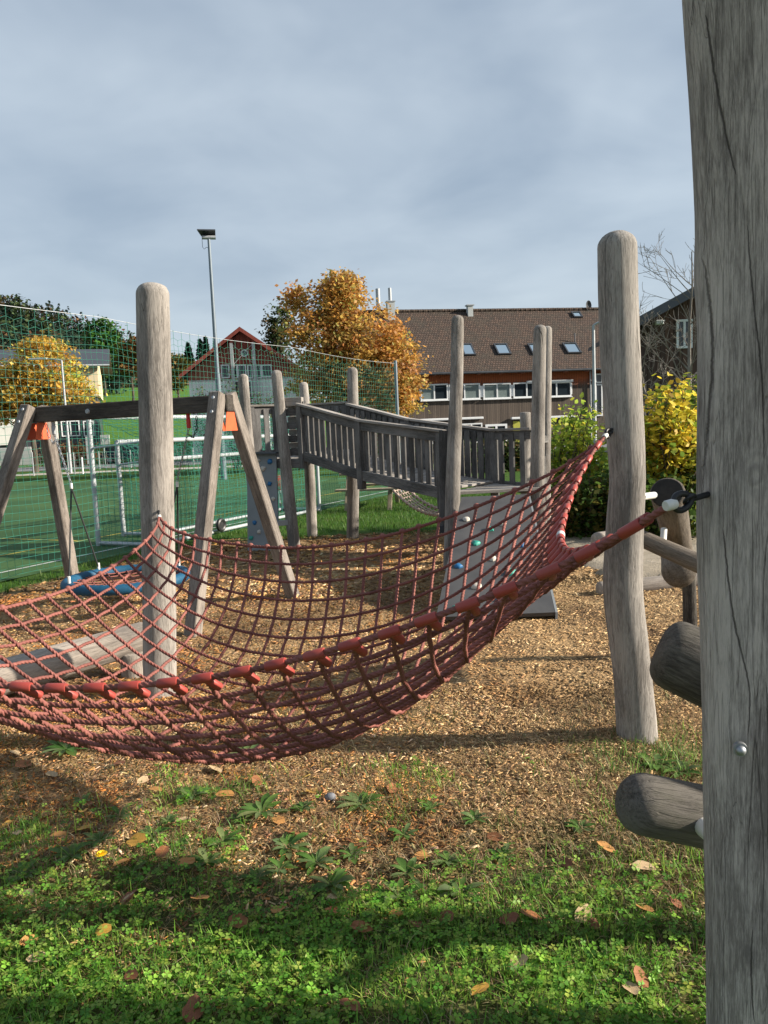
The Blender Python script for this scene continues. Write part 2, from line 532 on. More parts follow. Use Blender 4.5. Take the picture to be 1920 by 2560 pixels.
M_LOGBROWN = wood('brown_log', (0.27, 0.23, 0.19), (0.13, 0.11, 0.09), 0.8, 0.9, 1.3)
M_TABLE = wood('table_timber', (0.36, 0.30, 0.22), (0.22, 0.18, 0.13), 0.4, 1.2, 0.5)

def rope_mat(name, a, b, c):
    t = NT(name)
    v = t.coords()
    n = t.rng(t.noise(v, 5.0, 3), 0.35, 0.65)
    fib = t.noise(v, 420.0, 2, 0.7)
    cc = t.mix(n, (*a, 1), (*b, 1))
    d = t.rng(t.noise(v, 11.0, 4, 0.7), 0.52, 0.7)
    cc = t.mix(t.math('MULTIPLY', d, 0.6), cc, (*c, 1))
    f = t.rng(fib, 0.3, 0.7, 0.8, 1.15)
    cc = t.mix(1.0, cc, t.node('ShaderNodeCombineColor', {0: f, 1: f, 2: f}).outputs[0], 'MULTIPLY')
    t.bump(fib, 0.35, 0.002)
    return t.fin(cc, 0.75, 0.0, 0.3)
M_ROPE = rope_mat('red_brown_rope', (0.30, 0.112, 0.092), (0.195, 0.070, 0.058), (0.10, 0.041, 0.036))
M_ROPEPALE = rope_mat('pale_rope', (0.48, 0.38, 0.31), (0.40, 0.30, 0.25), (0.30, 0.23, 0.19))
M_CONN = plain('red_plastic_sleeve', (0.33, 0.050, 0.038), 0.45, 0, 0.10, 14, 0.15, 0.45, dirt=(0.25, 0.065, 0.05))
M_STEEL = plain('galvanised_steel', (0.33, 0.35, 0.37), 0.5, 0.8, 0.15, 30)
M_MAST = plain('blue_grey_mast_paint', (0.15, 0.185, 0.22), 0.5, 0.2, 0.1, 4)
M_STEELDULL = plain('dull_zinc', (0.36, 0.38, 0.40), 0.55, 0.3, 0.15, 8)
M_WHITE = plain('white_plastic', (0.66, 0.66, 0.63), 0.5, 0, 0.08, 20)
M_ALU = plain('white_aluminium_frame', (0.42, 0.45, 0.47), 0.4, 0.2, 0.06, 8)
M_BLACK = plain('black_rubber', (0.018, 0.018, 0.02), 0.45, 0, 0.3, 40)
M_DARKROPE = plain('dark_rope', (0.03, 0.035, 0.035), 0.7, 0, 0.3, 120, 0.3)
M_ORANGE = plain('orange_steel_plate', (0.60, 0.105, 0.035), 0.5, 0, 0.10, 10, 0.05, dirt=(0.5, 0.10, 0.04))
M_BLUE = plain('blue_rope_wrap', (0.008, 0.075, 0.15), 0.6, 0, 0.2, 60, 0.3)
M_PANEL = plain('grey_climbing_panel', (0.20, 0.215, 0.225), 0.6, 0, 0.18, 3.5, 0.1, dirt=(0.14, 0.155, 0.16))
M_PANELD = plain('dark_slope_panel', (0.062, 0.062, 0.064), 0.6, 0, 0.2, 3.5, 0.1, dirt=(0.085, 0.083, 0.08))
M_HOLDS = {'blue': plain('blue_hold', (0.02, 0.13, 0.30), 0.5), 'white': plain('sand_hold', (0.50, 0.46, 0.40), 0.7), 'green': plain('green_hold', (0.03, 0.28, 0.22), 0.5)}
M_NET = plain('green_net_twine', (0.03, 0.22, 0.155), 0.6, 0, 0.2, 2.0)
M_NETD = plain('dark_green_net_twine', (0.02, 0.17, 0.12), 0.6, 0, 0.2, 2.0)
M_RED = plain('red_plastic', (0.55, 0.04, 0.035), 0.45)
M_GLASS = NT('window_glass').fin((0.018, 0.026, 0.034, 1), 0.06, 0.0, 0.6)
M_BLIND = plain('glass_with_blind', (0.16, 0.20, 0.20), 0.12, 0, 0.12, 3, 0, 0.6)
M_SKYPANE = NT('skylight_glass').fin((0.86, 0.95, 0.94, 1), 0.05, 1.0, 0.8)
M_FRAME = plain('white_window_frame', (0.66, 0.68, 0.70), 0.5, 0, 0.04, 4)
M_DARKMETAL = plain('dark_sheet_metal', (0.07, 0.075, 0.085), 0.45, 0.4, 0.15, 3)
M_LEAF = attr_mat('leaf_colour', 0.55, 0.3, 0.52)
M_LEAFFAR = attr_mat('far_foliage_colour', 0.8, 0.1, 0.15, nscale=0.6)
M_BARK = wood('bark', (0.16, 0.13, 0.10), (0.06, 0.05, 0.04), 0.9, 0.5, 2.0)
M_BIRCH = wood('pale_bark', (0.30, 0.27, 0.235), (0.15, 0.13, 0.11), 0.4, 0.6, 1.0)
M_CHIP = attr_mat('wood_chip_colour', 0.85, 0.15, 0.0, var=0.3, nscale=60)
M_GRASS = attr_mat('grass_colour', 0.5, 0.35, 0.5, var=0.12)

# ================================================================== the ground
FENCE0, FENCE1 = Vector((-4.62, 9.0, 0)), Vector((0.45, 19.8, 0))
FD = (FENCE1 - FENCE0).normalized()
FN = Vector((-FD.y, FD.x, 0))                 # towards the pitch
def near_h(x, y):
    w = sstep(10.0, 8.0, y) * sstep(6, 5, np.abs(x))
    return w * ((fbm(x * 1.1, y * 1.1, 3) - 0.5) * 0.10 + (fbm(x * 4, y * 4, 9) - 0.5) * 0.03) - 0.012 * w
def hz(x, y):
    x = np.asarray(x, float); y = np.asarray(y, float)
    z = near_h(x, y)
    left = sstep(10, -20, x)
    z = z + sstep(60, 78, y) * 1.6 * left
    z = z + sstep(78, 175, y) * 12.0 * sstep(-2, -30, x)
    z = z + 53 * np.exp(-((x + 200) ** 2 / (2 * 62 ** 2) + (y - 430) ** 2 / (2 * 100 ** 2)))
    z = z + 8 * sstep(200, 600, y)
    return z
def axis(parts):
    out = []
    for a, b, s in parts:
        out += list(np.arange(a, b, s))
    return np.array(out + [parts[-1][1]])
gx = axis([(-900, -300, 60), (-300, -60, 12), (-60, -12, 4), (-12, -5, 0.5), (-5, 5, 0.09), (5, 12, 0.5), (12, 60, 6), (60, 600, 60)])
gy = axis([(-40, -4, 6), (-4, 0.6, 0.4), (0.6, 9, 0.09), (9, 14, 0.5), (14, 60, 3), (60, 200, 8), (200, 600, 14), (600, 1400, 80)])
X, Y = np.meshgrid(gx, gy)
Z = hz(X, Y)
nx, ny = len(gx), len(gy)
ii = (np.arange(ny - 1)[:, None] * nx + np.arange(nx - 1)[None]).ravel()
ground_me = np_mesh('ground', np.stack([X.ravel(), Y.ravel(), Z.ravel()], 1), np.stack([ii, ii + 1, ii + nx + 1, ii + nx], 1), smooth=True)

t = NT('ground_chips_and_grass')
v = t.node('ShaderNodeNewGeometry').outputs['Position']
sep = t.node('ShaderNodeSeparateXYZ', {0: v})
px_, py_ = sep.outputs[0], sep.outputs[1]
n1 = t.noise(v, 1.3, 4, 0.6)
n2 = t.noise(v, 5.0, 4, 0.6)
n3 = t.noise(v, 26.0, 5, 0.7)
n4 = t.noise(t.mapping(v, (60, 150, 1), rot=(0, 0, 0.5)), 1.0, 4, 0.7)
vor = t.node('ShaderNodeTexVoronoi', {'Vector': t.mapping(v, (48, 85, 1), rot=(0, 0, 0.3)), 'Scale': 1.0, 'Randomness': 1.0})
chipc = t.node('ShaderNodeSeparateColor', {0: vor.outputs['Color']}).outputs[0]
chip = t.mix(chipc, (0.15, 0.085, 0.042, 1), (0.42, 0.26, 0.13, 1))
chip = t.mix(t.rng(n4, 0.35, 0.7, 0, 0.75), chip, (0.54, 0.38, 0.19, 1))
chip = t.mix(t.rng(n1, 0.42, 0.62, 0, 0.85), chip, (0.12, 0.068, 0.036, 1))
chip = t.mix(t.rng(n2, 0.58, 0.72, 0, 0.6), chip, (0.33, 0.17, 0.05, 1))
soil = t.mix(n3, (0.065, 0.08, 0.022, 1), (0.15, 0.14, 0.06, 1))
soil = t.mix(t.rng(n2, 0.45, 0.65, 0, 0.7), soil, (0.045, 0.07, 0.018, 1))
lawn = t.mix(n3, (0.022, 0.065, 0.010, 1), (0.075, 0.15, 0.022, 1))
lawn = t.mix(t.rng(n1, 0.5, 0.7, 0, 0.5), lawn, (0.10, 0.12, 0.03, 1))
meadow = t.mix(t.noise(v, 0.05, 4), (0.060, 0.15, 0.018, 1), (0.11, 0.22, 0.030, 1))
edge = t.math('ADD', py_, t.math('MULTIPLY', t.math('SUBTRACT', n1, 0.5), 2.2))
edge = t.math('ADD', edge, t.math('MULTIPLY', t.math('SUBTRACT', n2, 0.5), 0.8))
f_near = t.rng(edge, 2.45, 2.9, 1, 0, True)                       # soil and grass by the camera
f_far = t.rng(t.math('ADD', py_, t.math('MULTIPLY', t.math('SUBTRACT', n2, 0.5), 1.2)), 11.5, 12.2, 0, 1, True)
# the strip of lawn along the pitch fence
side = t.math('ADD', t.math('MULTIPLY', t.math('SUBTRACT', px_, FENCE0.x), FN.x), t.math('MULTIPLY', t.math('SUBTRACT', py_, FENCE0.y), FN.y))
f_strip = t.rng(t.math('ADD', side, t.math('MULTIPLY', t.math('SUBTRACT', n2, 0.5), 0.9)), -0.75, -0.35, 0, 1, True)
f_right = t.rng(t.math('ADD', px_, t.math('MULTIPLY', t.math('SUBTRACT', n2, 0.5), 1.0)), 3.9, 4.6, 0, 1, True)
c = t.mix(f_near, chip, soil)
c = t.mix(t.math('MAXIMUM', f_far, t.math('MAXIMUM', f_strip, f_right)), c, lawn)
c = t.mix(t.rng(py_, 60, 80, 0, 1), c, meadow)
c = t.mix(t.rng(sep.outputs[2], 16, 19, 0, 1), c, (0.025, 0.04, 0.022, 1))          # forest floor
hgt = t.math('ADD', t.math('MULTIPLY', n3, 0.6), t.math('MULTIPLY', vor.outputs['Distance'], 0.5))
t.bump(hgt, 0.9, 0.03)
M_GROUND = t.fin(c, 0.9, 0, 0.15)
tag(part('ground', ground_me, M_GROUND), 'playground floor of wood chips and worn grass', None, None, 'structure')

# ------------------------------------------------------------------ pitch, path, road, sand
def sheet(name, poly, z, mat, label):
    me = MB().add([(p[0], p[1], z) for p in poly], [tuple(range(len(poly)))]).mesh(name)
    return tag(part(name, me, mat), label, None, None, 'structure')
t = NT('green_artificial_turf')
v = t.node('ShaderNodeNewGeometry').outputs['Position']
a = t.noise(v, 0.35, 4, 0.6); b = t.noise(v, 14, 4, 0.7)
c = t.mix(t.rng(a, 0.4, 0.6), (0.036, 0.090, 0.034, 1), (0.060, 0.122, 0.042, 1))
c = t.mix(t.rng(b, 0.45, 0.75, 0, 0.5), c, (0.025, 0.075, 0.03, 1))
lf = t.node('ShaderNodeTexVoronoi', {'Vector': v, 'Scale': 2.3}).outputs['Distance']
c = t.mix(t.rng(lf, 0.035, 0.05, 0.8, 0), c, (0.30, 0.17, 0.05, 1))
M_PITCH = t.fin(c, 0.85, 0, 0.15)
def fp(s, w):
    p = FENCE0 + FD * s + FN * w
    return (p.x, p.y)
sheet('sports_pitch', [fp(-14, 0.02), fp(18.5, 0.02), fp(18.5, 32), fp(-14, 32)], 0.006, M_PITCH, 'green artificial turf pitch behind the ball net')
M_LINE = plain('yellow_line_paint', (0.42, 0.36, 0.06), 0.7, 0, 0.3, 6)
M_LINEW = plain('white_line_paint', (0.42, 0.46, 0.42), 0.7, 0, 0.3, 6)
for (s0, s1, w0, w1, m, lab) in [(-14, 18.3, 0.55, 0.61, M_LINEW, 'white side line painted along the near edge of the pitch'), (-14, 18.3, 1.9, 1.95, M_LINE, 'yellow line painted on the green pitch'), (3.0, 3.06, 2.0, 31, M_LINE, 'yellow cross line painted on the green pitch')]:
    sheet('painted_line', [fp(s0, w0), fp(s1, w0), fp(s1, w1), fp(s0, w1)], 0.011, m, lab)
M_PATH = plain('pale_gravel', (0.40, 0.37, 0.33), 0.9, 0, 0.2, 3.0, 0.3)
M_ROAD = plain('grey_asphalt', (0.17, 0.175, 0.185), 0.85, 0, 0.2, 1.5, 0.2)
M_CURB = plain('grey_concrete', (0.33, 0.33, 0.32), 0.85, 0, 0.15, 4.0, 0.2)
sheet('path', [(-60, 44), (30, 41), (30, 43.2), (-60, 47)], 0.010, M_PATH, 'pale gravel path beyond the pitch')
sheet('road', [(-70, 52), (5, 49), (22, 50), (22, 57), (-70, 61)], 0.012, M_ROAD, 'grey asphalt road in front of the houses')
t = NT('pale_trodden_sand')
v = t.node('ShaderNodeNewGeometry').outputs['Position']
a = t.noise(v, 2.2, 5, 0.65); b = t.noise(v, 60, 3, 0.7)
c = t.mix(t.rng(a, 0.35, 0.65), (0.30, 0.26, 0.20, 1), (0.42, 0.37, 0.30, 1))
c = t.mix(t.rng(b, 0.5, 0.75, 0, 0.5), c, (0.18, 0.15, 0.11, 1))
t.bump(t.math('ADD', t.math('MULTIPLY', a, 2.5), b), 0.8, 0.03)
M_SAND = t.fin(c, 0.95, 0, 0.1)
sx = np.linspace(2.1, 6.6, 40); sy = np.linspace(7.25, 10.9, 40)
SX, SY = np.meshgrid(sx, sy); edge_ = np.minimum(np.minimum(SX - sx[0], sx[-1] - SX), np.minimum(SY - sy[0], sy[-1] - SY)) + (fbm(SX * 3, SY * 3, 6) - 0.5) * 0.7
SZ = 0.045 + (fbm(SX * 2.2, SY * 2.2, 5) - 0.5) * 0.05 - 0.16 * sstep(0.30, 0.0, edge_)
q = (np.arange(39)[:, None] * 40 + np.arange(39)[None]).ravel()
tag(part('sand_area', np_mesh('sand_area', np.stack([SX.ravel(), SY.ravel(), SZ.ravel()], 1), np.stack([q, q + 1, q + 41, q + 40], 1), smooth=True), M_SAND), 'pale trodden sand area by the bushes', None, None, 'structure')

# ================================================================== far forest on the hill
def tree_quads(base, h, w, n, cols, conifer, jitter=0.22):
    """foliage of one far tree as leaf faces"""
    u = rng.uniform(0.08, 1.0, n)
    rad = (w * (1 - u) * 0.95 + 0.15) if conifer else w * np.sqrt(np.clip(1 - ((u - 0.58) / 0.52) ** 2, 0.02, 1))
    a = rng.uniform(0, 2 * math.pi, n); rr = rad * np.sqrt(rng.uniform(0.25, 1, n))
    pos = np.stack([base[0] + rr * np.cos(a), base[1] + rr * np.sin(a), base[2] + u * h], 1)
    return pos, palette(cols, n, jitter)
CON = [(0.030, 0.056, 0.042), (0.042, 0.072, 0.050), (0.022, 0.043, 0.034)]
DEC = [(0.05, 0.075, 0.03), (0.06, 0.08, 0.03), (0.085, 0.06, 0.03), (0.10, 0.052, 0.03), (0.045, 0.07, 0.028)]
ps, cs, sz = [], [], []
cnt = 0
while cnt < 1900:
    x = rng.uniform(-370, -70); y = rng.uniform(230, 450)
    h0 = float(hz(x, y))
    if h0 < 19: continue
    con = rng.random() < 0.85 - 0.45 * (vn(x / 30, y / 30, 4) > 0.6)
    h = rng.uniform(8, 14); w = h * (0.20 if con else 0.34)
    cc = CON if con else [DEC[int(rng.integers(0, 5))]]
    n = 46
    p, cl = tree_quads((x, y, h0 - 1), h, w, n, cc, con)
    ps.append(p); cs.append(cl); sz.append(np.full(n, 1.5 if con else 2.0)); cnt += 1
ps = np.concatenate(ps); cs = np.concatenate(cs); sz = np.concatenate(sz)
V_, F_, C_ = scatter(LEAF_V, LEAF_F, ps, rand_rot(len(ps), 0.8), sz * rng.uniform(0.7, 1.4, len(ps)), cs)
tag(part('forest', np_mesh('forest', V_, F_, C_), M_LEAFFAR), 'dark mixed autumn forest covering the far hill', 'forest', None, 'stuff')
# ================================================================== round timber posts and logs
def ring_mesh(name, centers, radii, n=28, cap_top=0.8, cap_bot=0.0, lump=0.03, seed=0, flat=0.0):
    """a log along its centres; cap_* round the ends off by that share of the radius"""
    c = np.array([tuple(p) for p in centers], float); r = np.array(radii, float)
    s = np.concatenate([[0], np.cumsum(np.linalg.norm(np.diff(c, axis=0), axis=1))])
    L = s[-1]; m = max(8, int(L / 0.05))
    ss = np.linspace(0, L, m)
    def smooth(arr):
        return np.interp(ss, s, arr)
    C = np.stack([smooth(c[:, i]) for i in range(3)], 1); Rr = smooth(r)
    for _ in range(3):                       # round the corners of the centre line
        C[1:-1] = 0.25 * C[:-2] + 0.5 * C[1:-1] + 0.25 * C[2:]
        Rr[1:-1] = 0.25 * Rr[:-2] + 0.5 * Rr[1:-1] + 0.25 * Rr[2:]
    def cap(C, Rr, end, share):
        if share <= 0: return C, Rr
        k = 7; R0 = Rr[end]; i1 = -2 if end == -1 else 1
        d = (C[end] - C[i1]) / np.linalg.norm(C[end] - C[i1])
        th = np.linspace(0, math.pi / 2, k + 1)[1:]
        base = C[end] - d * R0 * share
        keep = (np.dot(C - base, d) < 0)
        newc = np.array([base + d * R0 * share * math.sin(a) for a in th]); newr = np.array([R0 * (flat + (1 - flat) * max(math.cos(a), 0.02)) for a in th])
        C2, R2 = C[keep], Rr[keep]
        if end == -1:
            return np.concatenate([C2, [base], newc]), np.concatenate([R2, [R0], newr])
        return np.concatenate([newc[::-1], [base], C2]), np.concatenate([newr[::-1], [R0], R2])
    C, Rr = cap(C, Rr, -1, cap_top); C, Rr = cap(C, Rr, 0, cap_bot)
    T = np.gradient(C, axis=0); T /= np.linalg.norm(T, axis=1, keepdims=True)
    ref = np.array([1.0, 0, 0]) if abs(T[len(T) // 2, 0]) < 0.8 else np.array([0, 0, 1.0])
    A = np.cross(T, np.cross(ref[None], T)); A /= np.linalg.norm(A, axis=1, keepdims=True); B = np.cross(T, A)
    th = np.arange(n) * 2 * math.pi / n
    ln = 1 + lump * 2 * (fbm(np.cos(th)[None] * 1.3 + 9 + np.zeros((len(C), 1)), np.sin(th)[None] * 1.3 + np.linspace(0, L, len(C))[:, None] * 3.0, seed, 3) - 0.5)
    for _k in range(max(1, int(L * 2.2))):            # scattered knots and swellings
        rk = np.random.default_rng(seed * 31 + _k); s0, a0, h0 = rk.uniform(0, L), rk.uniform(0, 2 * math.pi), rk.uniform(0.02, 0.07)
        da = np.angle(np.exp(1j * (th - a0)))[None]; ds = np.linspace(0, L, len(C))[:, None] - s0
        ln = ln + h0 * np.exp(-(da / 0.45) ** 2 - (ds / 0.06) ** 2)
    V = C[:, None] + (A[:, None] * np.cos(th)[None, :, None] + B[:, None] * np.sin(th)[None, :, None]) * (Rr[:, None] * ln)[:, :, None]
    m = len(C)
    V = np.concatenate([V.reshape(-1, 3), C[:1], C[-1:]])
    i = (np.arange(m - 1)[:, None] * n + np.arange(n)[None]).ravel(); j = (np.arange(m - 1)[:, None] * n + (np.arange(n) + 1)[None] % n).ravel()
    fs = [tuple(f) for f in np.stack([i, j, j + n, i + n], 1)]
    fs += [((k + 1) % n, k, m * n) for k in range(n)] + [((m - 1) * n + k, (m - 1) * n + (k + 1) % n, m * n + 1) for k in range(n)]
    me = bpy.data.meshes.new(name); me.from_pydata([tuple(p) for p in V], [], fs)
    me.polygons.foreach_set('use_smooth', [True] * len(me.polygons)); me.update()
    return me

def post_px(name, rows, y, label, cat='post', mat=None, sink=0.25, seed=0, parent=None, base_z=0.0, cap=0.8, dy=(0, 0), group=None, flat=0.0, n=28, lump=0.05):
    """an upright log read off its centre line in the photograph (px, py, half width) and stood at depth y; dy = depth offset of foot and head"""
    pts, rad = [], []
    y0, y1 = rows[0][1], rows[-1][1]
    for (a, b, hw) in rows:
        f = (b - y1) / (y0 - y1) if y0 != y1 else 0
        yy = y + dy[0] * f + dy[1] * (1 - f)
        pts.append(at(a, b, yy)); rad.append(hw / F * yy)
    base = pts[0].copy()
    d = (pts[0] - pts[1]).normalized()
    pts = [pts[0] + d * ((pts[0].z - base_z + sink) / max(0.3, -d.z))] + pts
    rad = [rad[0]] + rad
    loc = Vector((pts[0].x, pts[0].y, base_z))
    M = Matrix.Translation(loc)
    me = ring_mesh(name, [p - loc for p in pts], rad, n, cap, 0, lump, seed, flat)
    o = part(name, me, mat or M_POST, parent, M)
    if parent is None:
        tag(o, label, cat, group)
    return o
def log(name, p0, p1, r0, r1, label=None, cat='log', mat=None, parent=None, caps=(0.4, 0.4), seed=0, lump=0.04, n=24, group=None, flat=0.0):
    p0 = Vector(p0); p1 = Vector(p1); L = (p1 - p0).length
    me = ring_mesh(name, [(0, 0, 0), (0, 0, L * 0.33), (0, 0, L * 0.66), (0, 0, L)], [r0, r0 * 0.67 + r1 * 0.33, r0 * 0.33 + r1 * 0.67, r1], n, caps[1], caps[0], lump, seed, flat)
    o = part(name, me, mat or M_LOG, parent, frame(p0, p1))
    if parent is None:
        tag(o, label, cat, group)
    return o

# ------------------------------------------------------------------ the posts that carry the rope net
YA = 1.74
def left_edge(px, py):
    return (px + 151, py, 137)
# knots on the big post: given on its visible skin
KN = []
for (a, b, r) in [(1905, 235, 0.075), (1815, 400, 0.05), (1885, 1190, 0.085), (1790, 1640, 0.075), (1830, 1760, 0.05), (1805, 2130, 0.06), (1870, 2400, 0.07)]:
    p = at(a, b, YA - 0.11)
    KN.append((p, r))
A_ROWS = [left_edge(1752, 2540), left_edge(1752, 2300), left_edge(1749, 2000), left_edge(1742, 1620), left_edge(1734, 1320), left_edge(1736, 1050), left_edge(1742, 800), left_edge(1740, 540), left_edge(1728, 260), left_edge(1712, 0), left_edge(1700, -300)]
foot = at(1904, 2540, YA)
CR = []
for path in [[(1788, 0), (1808, 180), (1832, 350), (1846, 430)], [(1868, 560), (1880, 760), (1896, 950), (1900, 1150)], [(1824, 1330), (1830, 1420), (1840, 1540), (1858, 1650), (1872, 1745), (1868, 1850)], [(1802, 620), (1812, 860), (1806, 1020), (1800, 1180)], [(1880, 2330), (1878, 2440), (1884, 2560)], [(1770, 300), (1780, 480), (1790, 620)], [(1905, 1700), (1912, 1900), (1910, 2120)], [(1768, 1500), (1775, 1700), (1778, 1860)]]:
    CR.append([((lambda q: (q.z, q.x - foot.x))(at(a, b, YA - 0.11))) for a, b in path])
M_POSTA = wood('weathered_post_with_knots', (0.62, 0.555, 0.505), (0.245, 0.215, 0.195), 1.0, 1.0, 1.0, knots=[(p.x - foot.x, p.y - foot.y, p.z, r) for p, r in KN], blotch=0.5, cracks=CR)
post_a = post_px('timber_post', A_ROWS, YA, 'thick grey cracked post filling the right edge, nearest of all', 'post', M_POSTA, 0.4, 3, n=48, lump=0.035)
WMA = WM[post_a.name]
YB = 3.72
post_b = post_px('timber_post', [(1597, 1885, 52), (1582, 1690, 49), (1556, 1480, 49), (1562, 1310, 46), (1570, 1200, 43), (1563, 1075, 47), (1551, 900, 48), (1544, 720, 48), (1543, 577, 47)], YB, 'crooked grey post with domed top holding the far right net corner', 'post', None, 0.3, 5)
YC = 4.72
post_c = post_px('timber_post', [(400, 1745, 42), (398, 1500, 42), (393, 1250, 41), (389, 1000, 40), (384, 850, 40), (381, 708, 40)], YC, 'straight grey post in front of the swing beam, holding the net', 'post', None, 0.3, 8, cap=0.7, flat=0.25)
D_XY = Vector((-2.42, 2.02, 0))
me = ring_mesh('timber_post', [(0, 0, -0.3), (0.01, 0.02, 1.2), (0, 0, 2.5)], [0.11, 0.105, 0.10], 28, 0.8, 0, 0.03, 11)
tag(part('timber_post', me, M_POST, None, Matrix.Translation(D_XY)), 'grey round post outside the left edge holding the near left net corner', 'post')

# bolt in the big post
bp = at(1851, 1874, YA - 0.125)
bo = MB(); bdir = Vector((-0.28, -1, 0.0)).normalized()
bo.cyl(bp - bdir * 0.01, bp + bdir * 0.003, 0.0155, 0.0155, 20)
part('washer', bo.mesh('washer', True), M_STEEL, post_a)
bo = MB(); bo.ball(bp + bdir * 0.005, 0.0112, n=16, m=10)
part('dome_nut', bo.mesh('dome_nut', True), M_STEEL, post_a)
bp = at(433, 1422, YC - 0.03) + Vector((0.01, 0, 0))
bo = MB(); bo.ball(bp, 0.018, n=12, m=8)
part('dome_nut', bo.mesh('dome_nut', True), M_STEEL, post_c)

# ================================================================== rope net
NU, NV = 28, 22                                     # cells along the long and the short side
cA = at(1676, 1262, YA - 0.07); cB = at(1513, 1090, YB - 0.10); cC = at(398, 1292, YC - 0.12)
cD = Vector((-2.217, 2.02, 1.227))
uu = np.linspace(0, 1, NU + 1); vv_ = np.linspace(0, 1, NV + 1)
# v = 0 : near edge D->A ; v = 1 : far edge C->B ; u = 0 : left, u = 1 : right
a_, b_, c_, d_ = (np.array(p) for p in (cA, cB, cC, cD))
P = ((1 - vv_)[:, None, None] * ((1 - uu)[None, :, None] * d_ + uu[None, :, None] * a_) + vv_[:, None, None] * ((1 - uu)[None, :, None] * c_ + uu[None, :, None] * b_))
def dist(p, q): return float(np.linalg.norm(p - q))
near_len, far_len = dist(d_, a_) * 1.021, dist(c_, b_) * 0.962
right_len, left_len = dist(a_, b_) * 0.937, dist(d_, c_) * 0.933
ru = np.interp(vv_, [0, 1], [near_len, far_len])[:, None] / NU * (1 - 0.019 * np.sin(np.pi * vv_))[:, None] * np.ones((1, NU))
rv = np.interp(uu, [0, 1], [left_len, right_len])[None] / NV * (1 + 0.043 * np.sin(np.pi * uu))[None] * np.ones((NV, 1))
pin = np.zeros((NV + 1, NU + 1), bool); pin[0, 0] = pin[0, -1] = pin[-1, 0] = pin[-1, -1] = True
w = np.where(pin, 0.0, 1.0)[..., None]
Q = P.copy(); Pp = P.copy()
def relax(axis, rest, start):
    if axis == 1:
        a, b = Q[:, start:-1:2], Q[:, start + 1::2]; wa, wb = w[:, start:-1:2], w[:, start + 1::2]; r = rest[:, start::2]
    else:
        a, b = Q[start:-1:2], Q[start + 1::2]; wa, wb = w[start:-1:2], w[start + 1::2]; r = rest[start::2]
    d = b - a; L = np.linalg.norm(d, axis=2)
    e = np.maximum(L - r, 0) / np.maximum(L, 1e-9) + 0.15 * np.minimum(L - r, 0) / np.maximum(L, 1e-9)
    corr = d * e[..., None] / np.maximum(wa + wb, 1e-9)
    a += corr * wa; b -= corr * wb
for it in range(500):
    vel = (Q - Pp) * 0.90; Pp = Q.copy()
    Q += (vel + np.array([0, 0, -0.0009])) * w
    for _ in range(8):
        relax(1, ru, 0); relax(1, ru, 1); relax(0, rv, 0); relax(0, rv, 1)
NET = Q.copy()

def catmull(P, step):
    P = np.asarray(P, float); n = len(P)
    E = np.concatenate([[2 * P[0] - P[1]], P, [2 * P[-1] - P[-2]]])
    out = []
    for i in range(n - 1):
        p0, p1, p2, p3 = E[i], E[i + 1], E[i + 2], E[i + 3]
        k = max(2, int(np.linalg.norm(p2 - p1) / step)); t = np.linspace(0, 1, k, endpoint=False)[:, None]
        out.append(0.5 * ((2 * p1) + (-p0 + p2) * t + (2 * p0 - 5 * p1 + 4 * p2 - p3) * t ** 2 + (-p0 + 3 * p1 - 3 * p2 + p3) * t ** 3))
    return np.concatenate(out + [P[-1:]])
def rope_mesh(name, pts, R0, step, ref, lay=3.4, strands=3, sides=12, hand=1, phase=0.0):
    C = catmull(pts, step)
    T = np.gradient(C, axis=0); T /= np.linalg.norm(T, axis=1, keepdims=True)
    A = np.cross(T, np.cross(np.asarray(ref, float)[None], T)); A /= np.maximum(np.linalg.norm(A, axis=1, keepdims=True), 1e-6); B = np.cross(T, A)
    s = np.concatenate([[0], np.cumsum(np.linalg.norm(np.diff(C, axis=0), axis=1))])
    tw = hand * 2 * math.pi * s / (lay * 2 * R0) + phase
    th = np.arange(sides) * 2 * math.pi / sides
    # the profile turns with the lay: real grooves between the strands
    prof = R0 * (0.66 + 0.38 * np.abs(np.cos(strands * th / 2)) ** 0.7)
    ang = th[None] + tw[:, None]
    V = C[:, None] + (A[:, None] * np.cos(ang)[..., None] + B[:, None] * np.sin(ang)[..., None]) * prof[None, :, None]
    m = len(C); n = sides
    i = (np.arange(m - 1)[:, None] * n + np.arange(n)[None]).ravel(); j = (np.arange(m - 1)[:, None] * n + (np.arange(n) + 1)[None] % n).ravel()
    return np_mesh(name, V.reshape(-1, 3), np.stack([i, j, j + n, i + n], 1), smooth=True)

net = thing('climbing_net', 'red brown rope hammock net slung between three timber posts', 'climbing net', (float(NET[..., 0].mean()), float(NET[..., 1].mean()), 0))
RR = 0.0079
EYE_V = np.array([0, 0, EYE])
def rope_pts(line, off):
    """nodes of one rope: it passes just over or under the crossing rope"""
    out = []
    for k in range(len(line)):
        out.append(line[k] + np.array([0, 0, off]))
        if k < len(line) - 1:
            out.append(0.5 * (line[k] + line[k + 1]) + np.array([0, 0, off * 0.4]))
    return np.array(out)
for j in range(NV + 1):
    edge = j in (0, NV)
    dm = np.linalg.norm(NET[j] - EYE_V, axis=1).mean()
    pts = rope_pts(NET[j], 0.0 if edge else 0.0045)
    me = rope_mesh('rope', pts, RR * (1.12 if edge else 1.0), 0.0055 if dm < 3.2 else 0.007, (0, 1, 0), phase=j * 1.3)
    part('rope', me, M_ROPE, net)
for i in range(NU + 1):
    edge = i in (0, NU)
    pts = rope_pts(NET[:, i], 0.0 if edge else -0.0045)
    me = rope_mesh('rope', pts, RR * (1.12 if edge else 1.0), 0.006, (1, 0, 0), phase=i * 0.9)
    part('rope', me, M_ROPE, net)

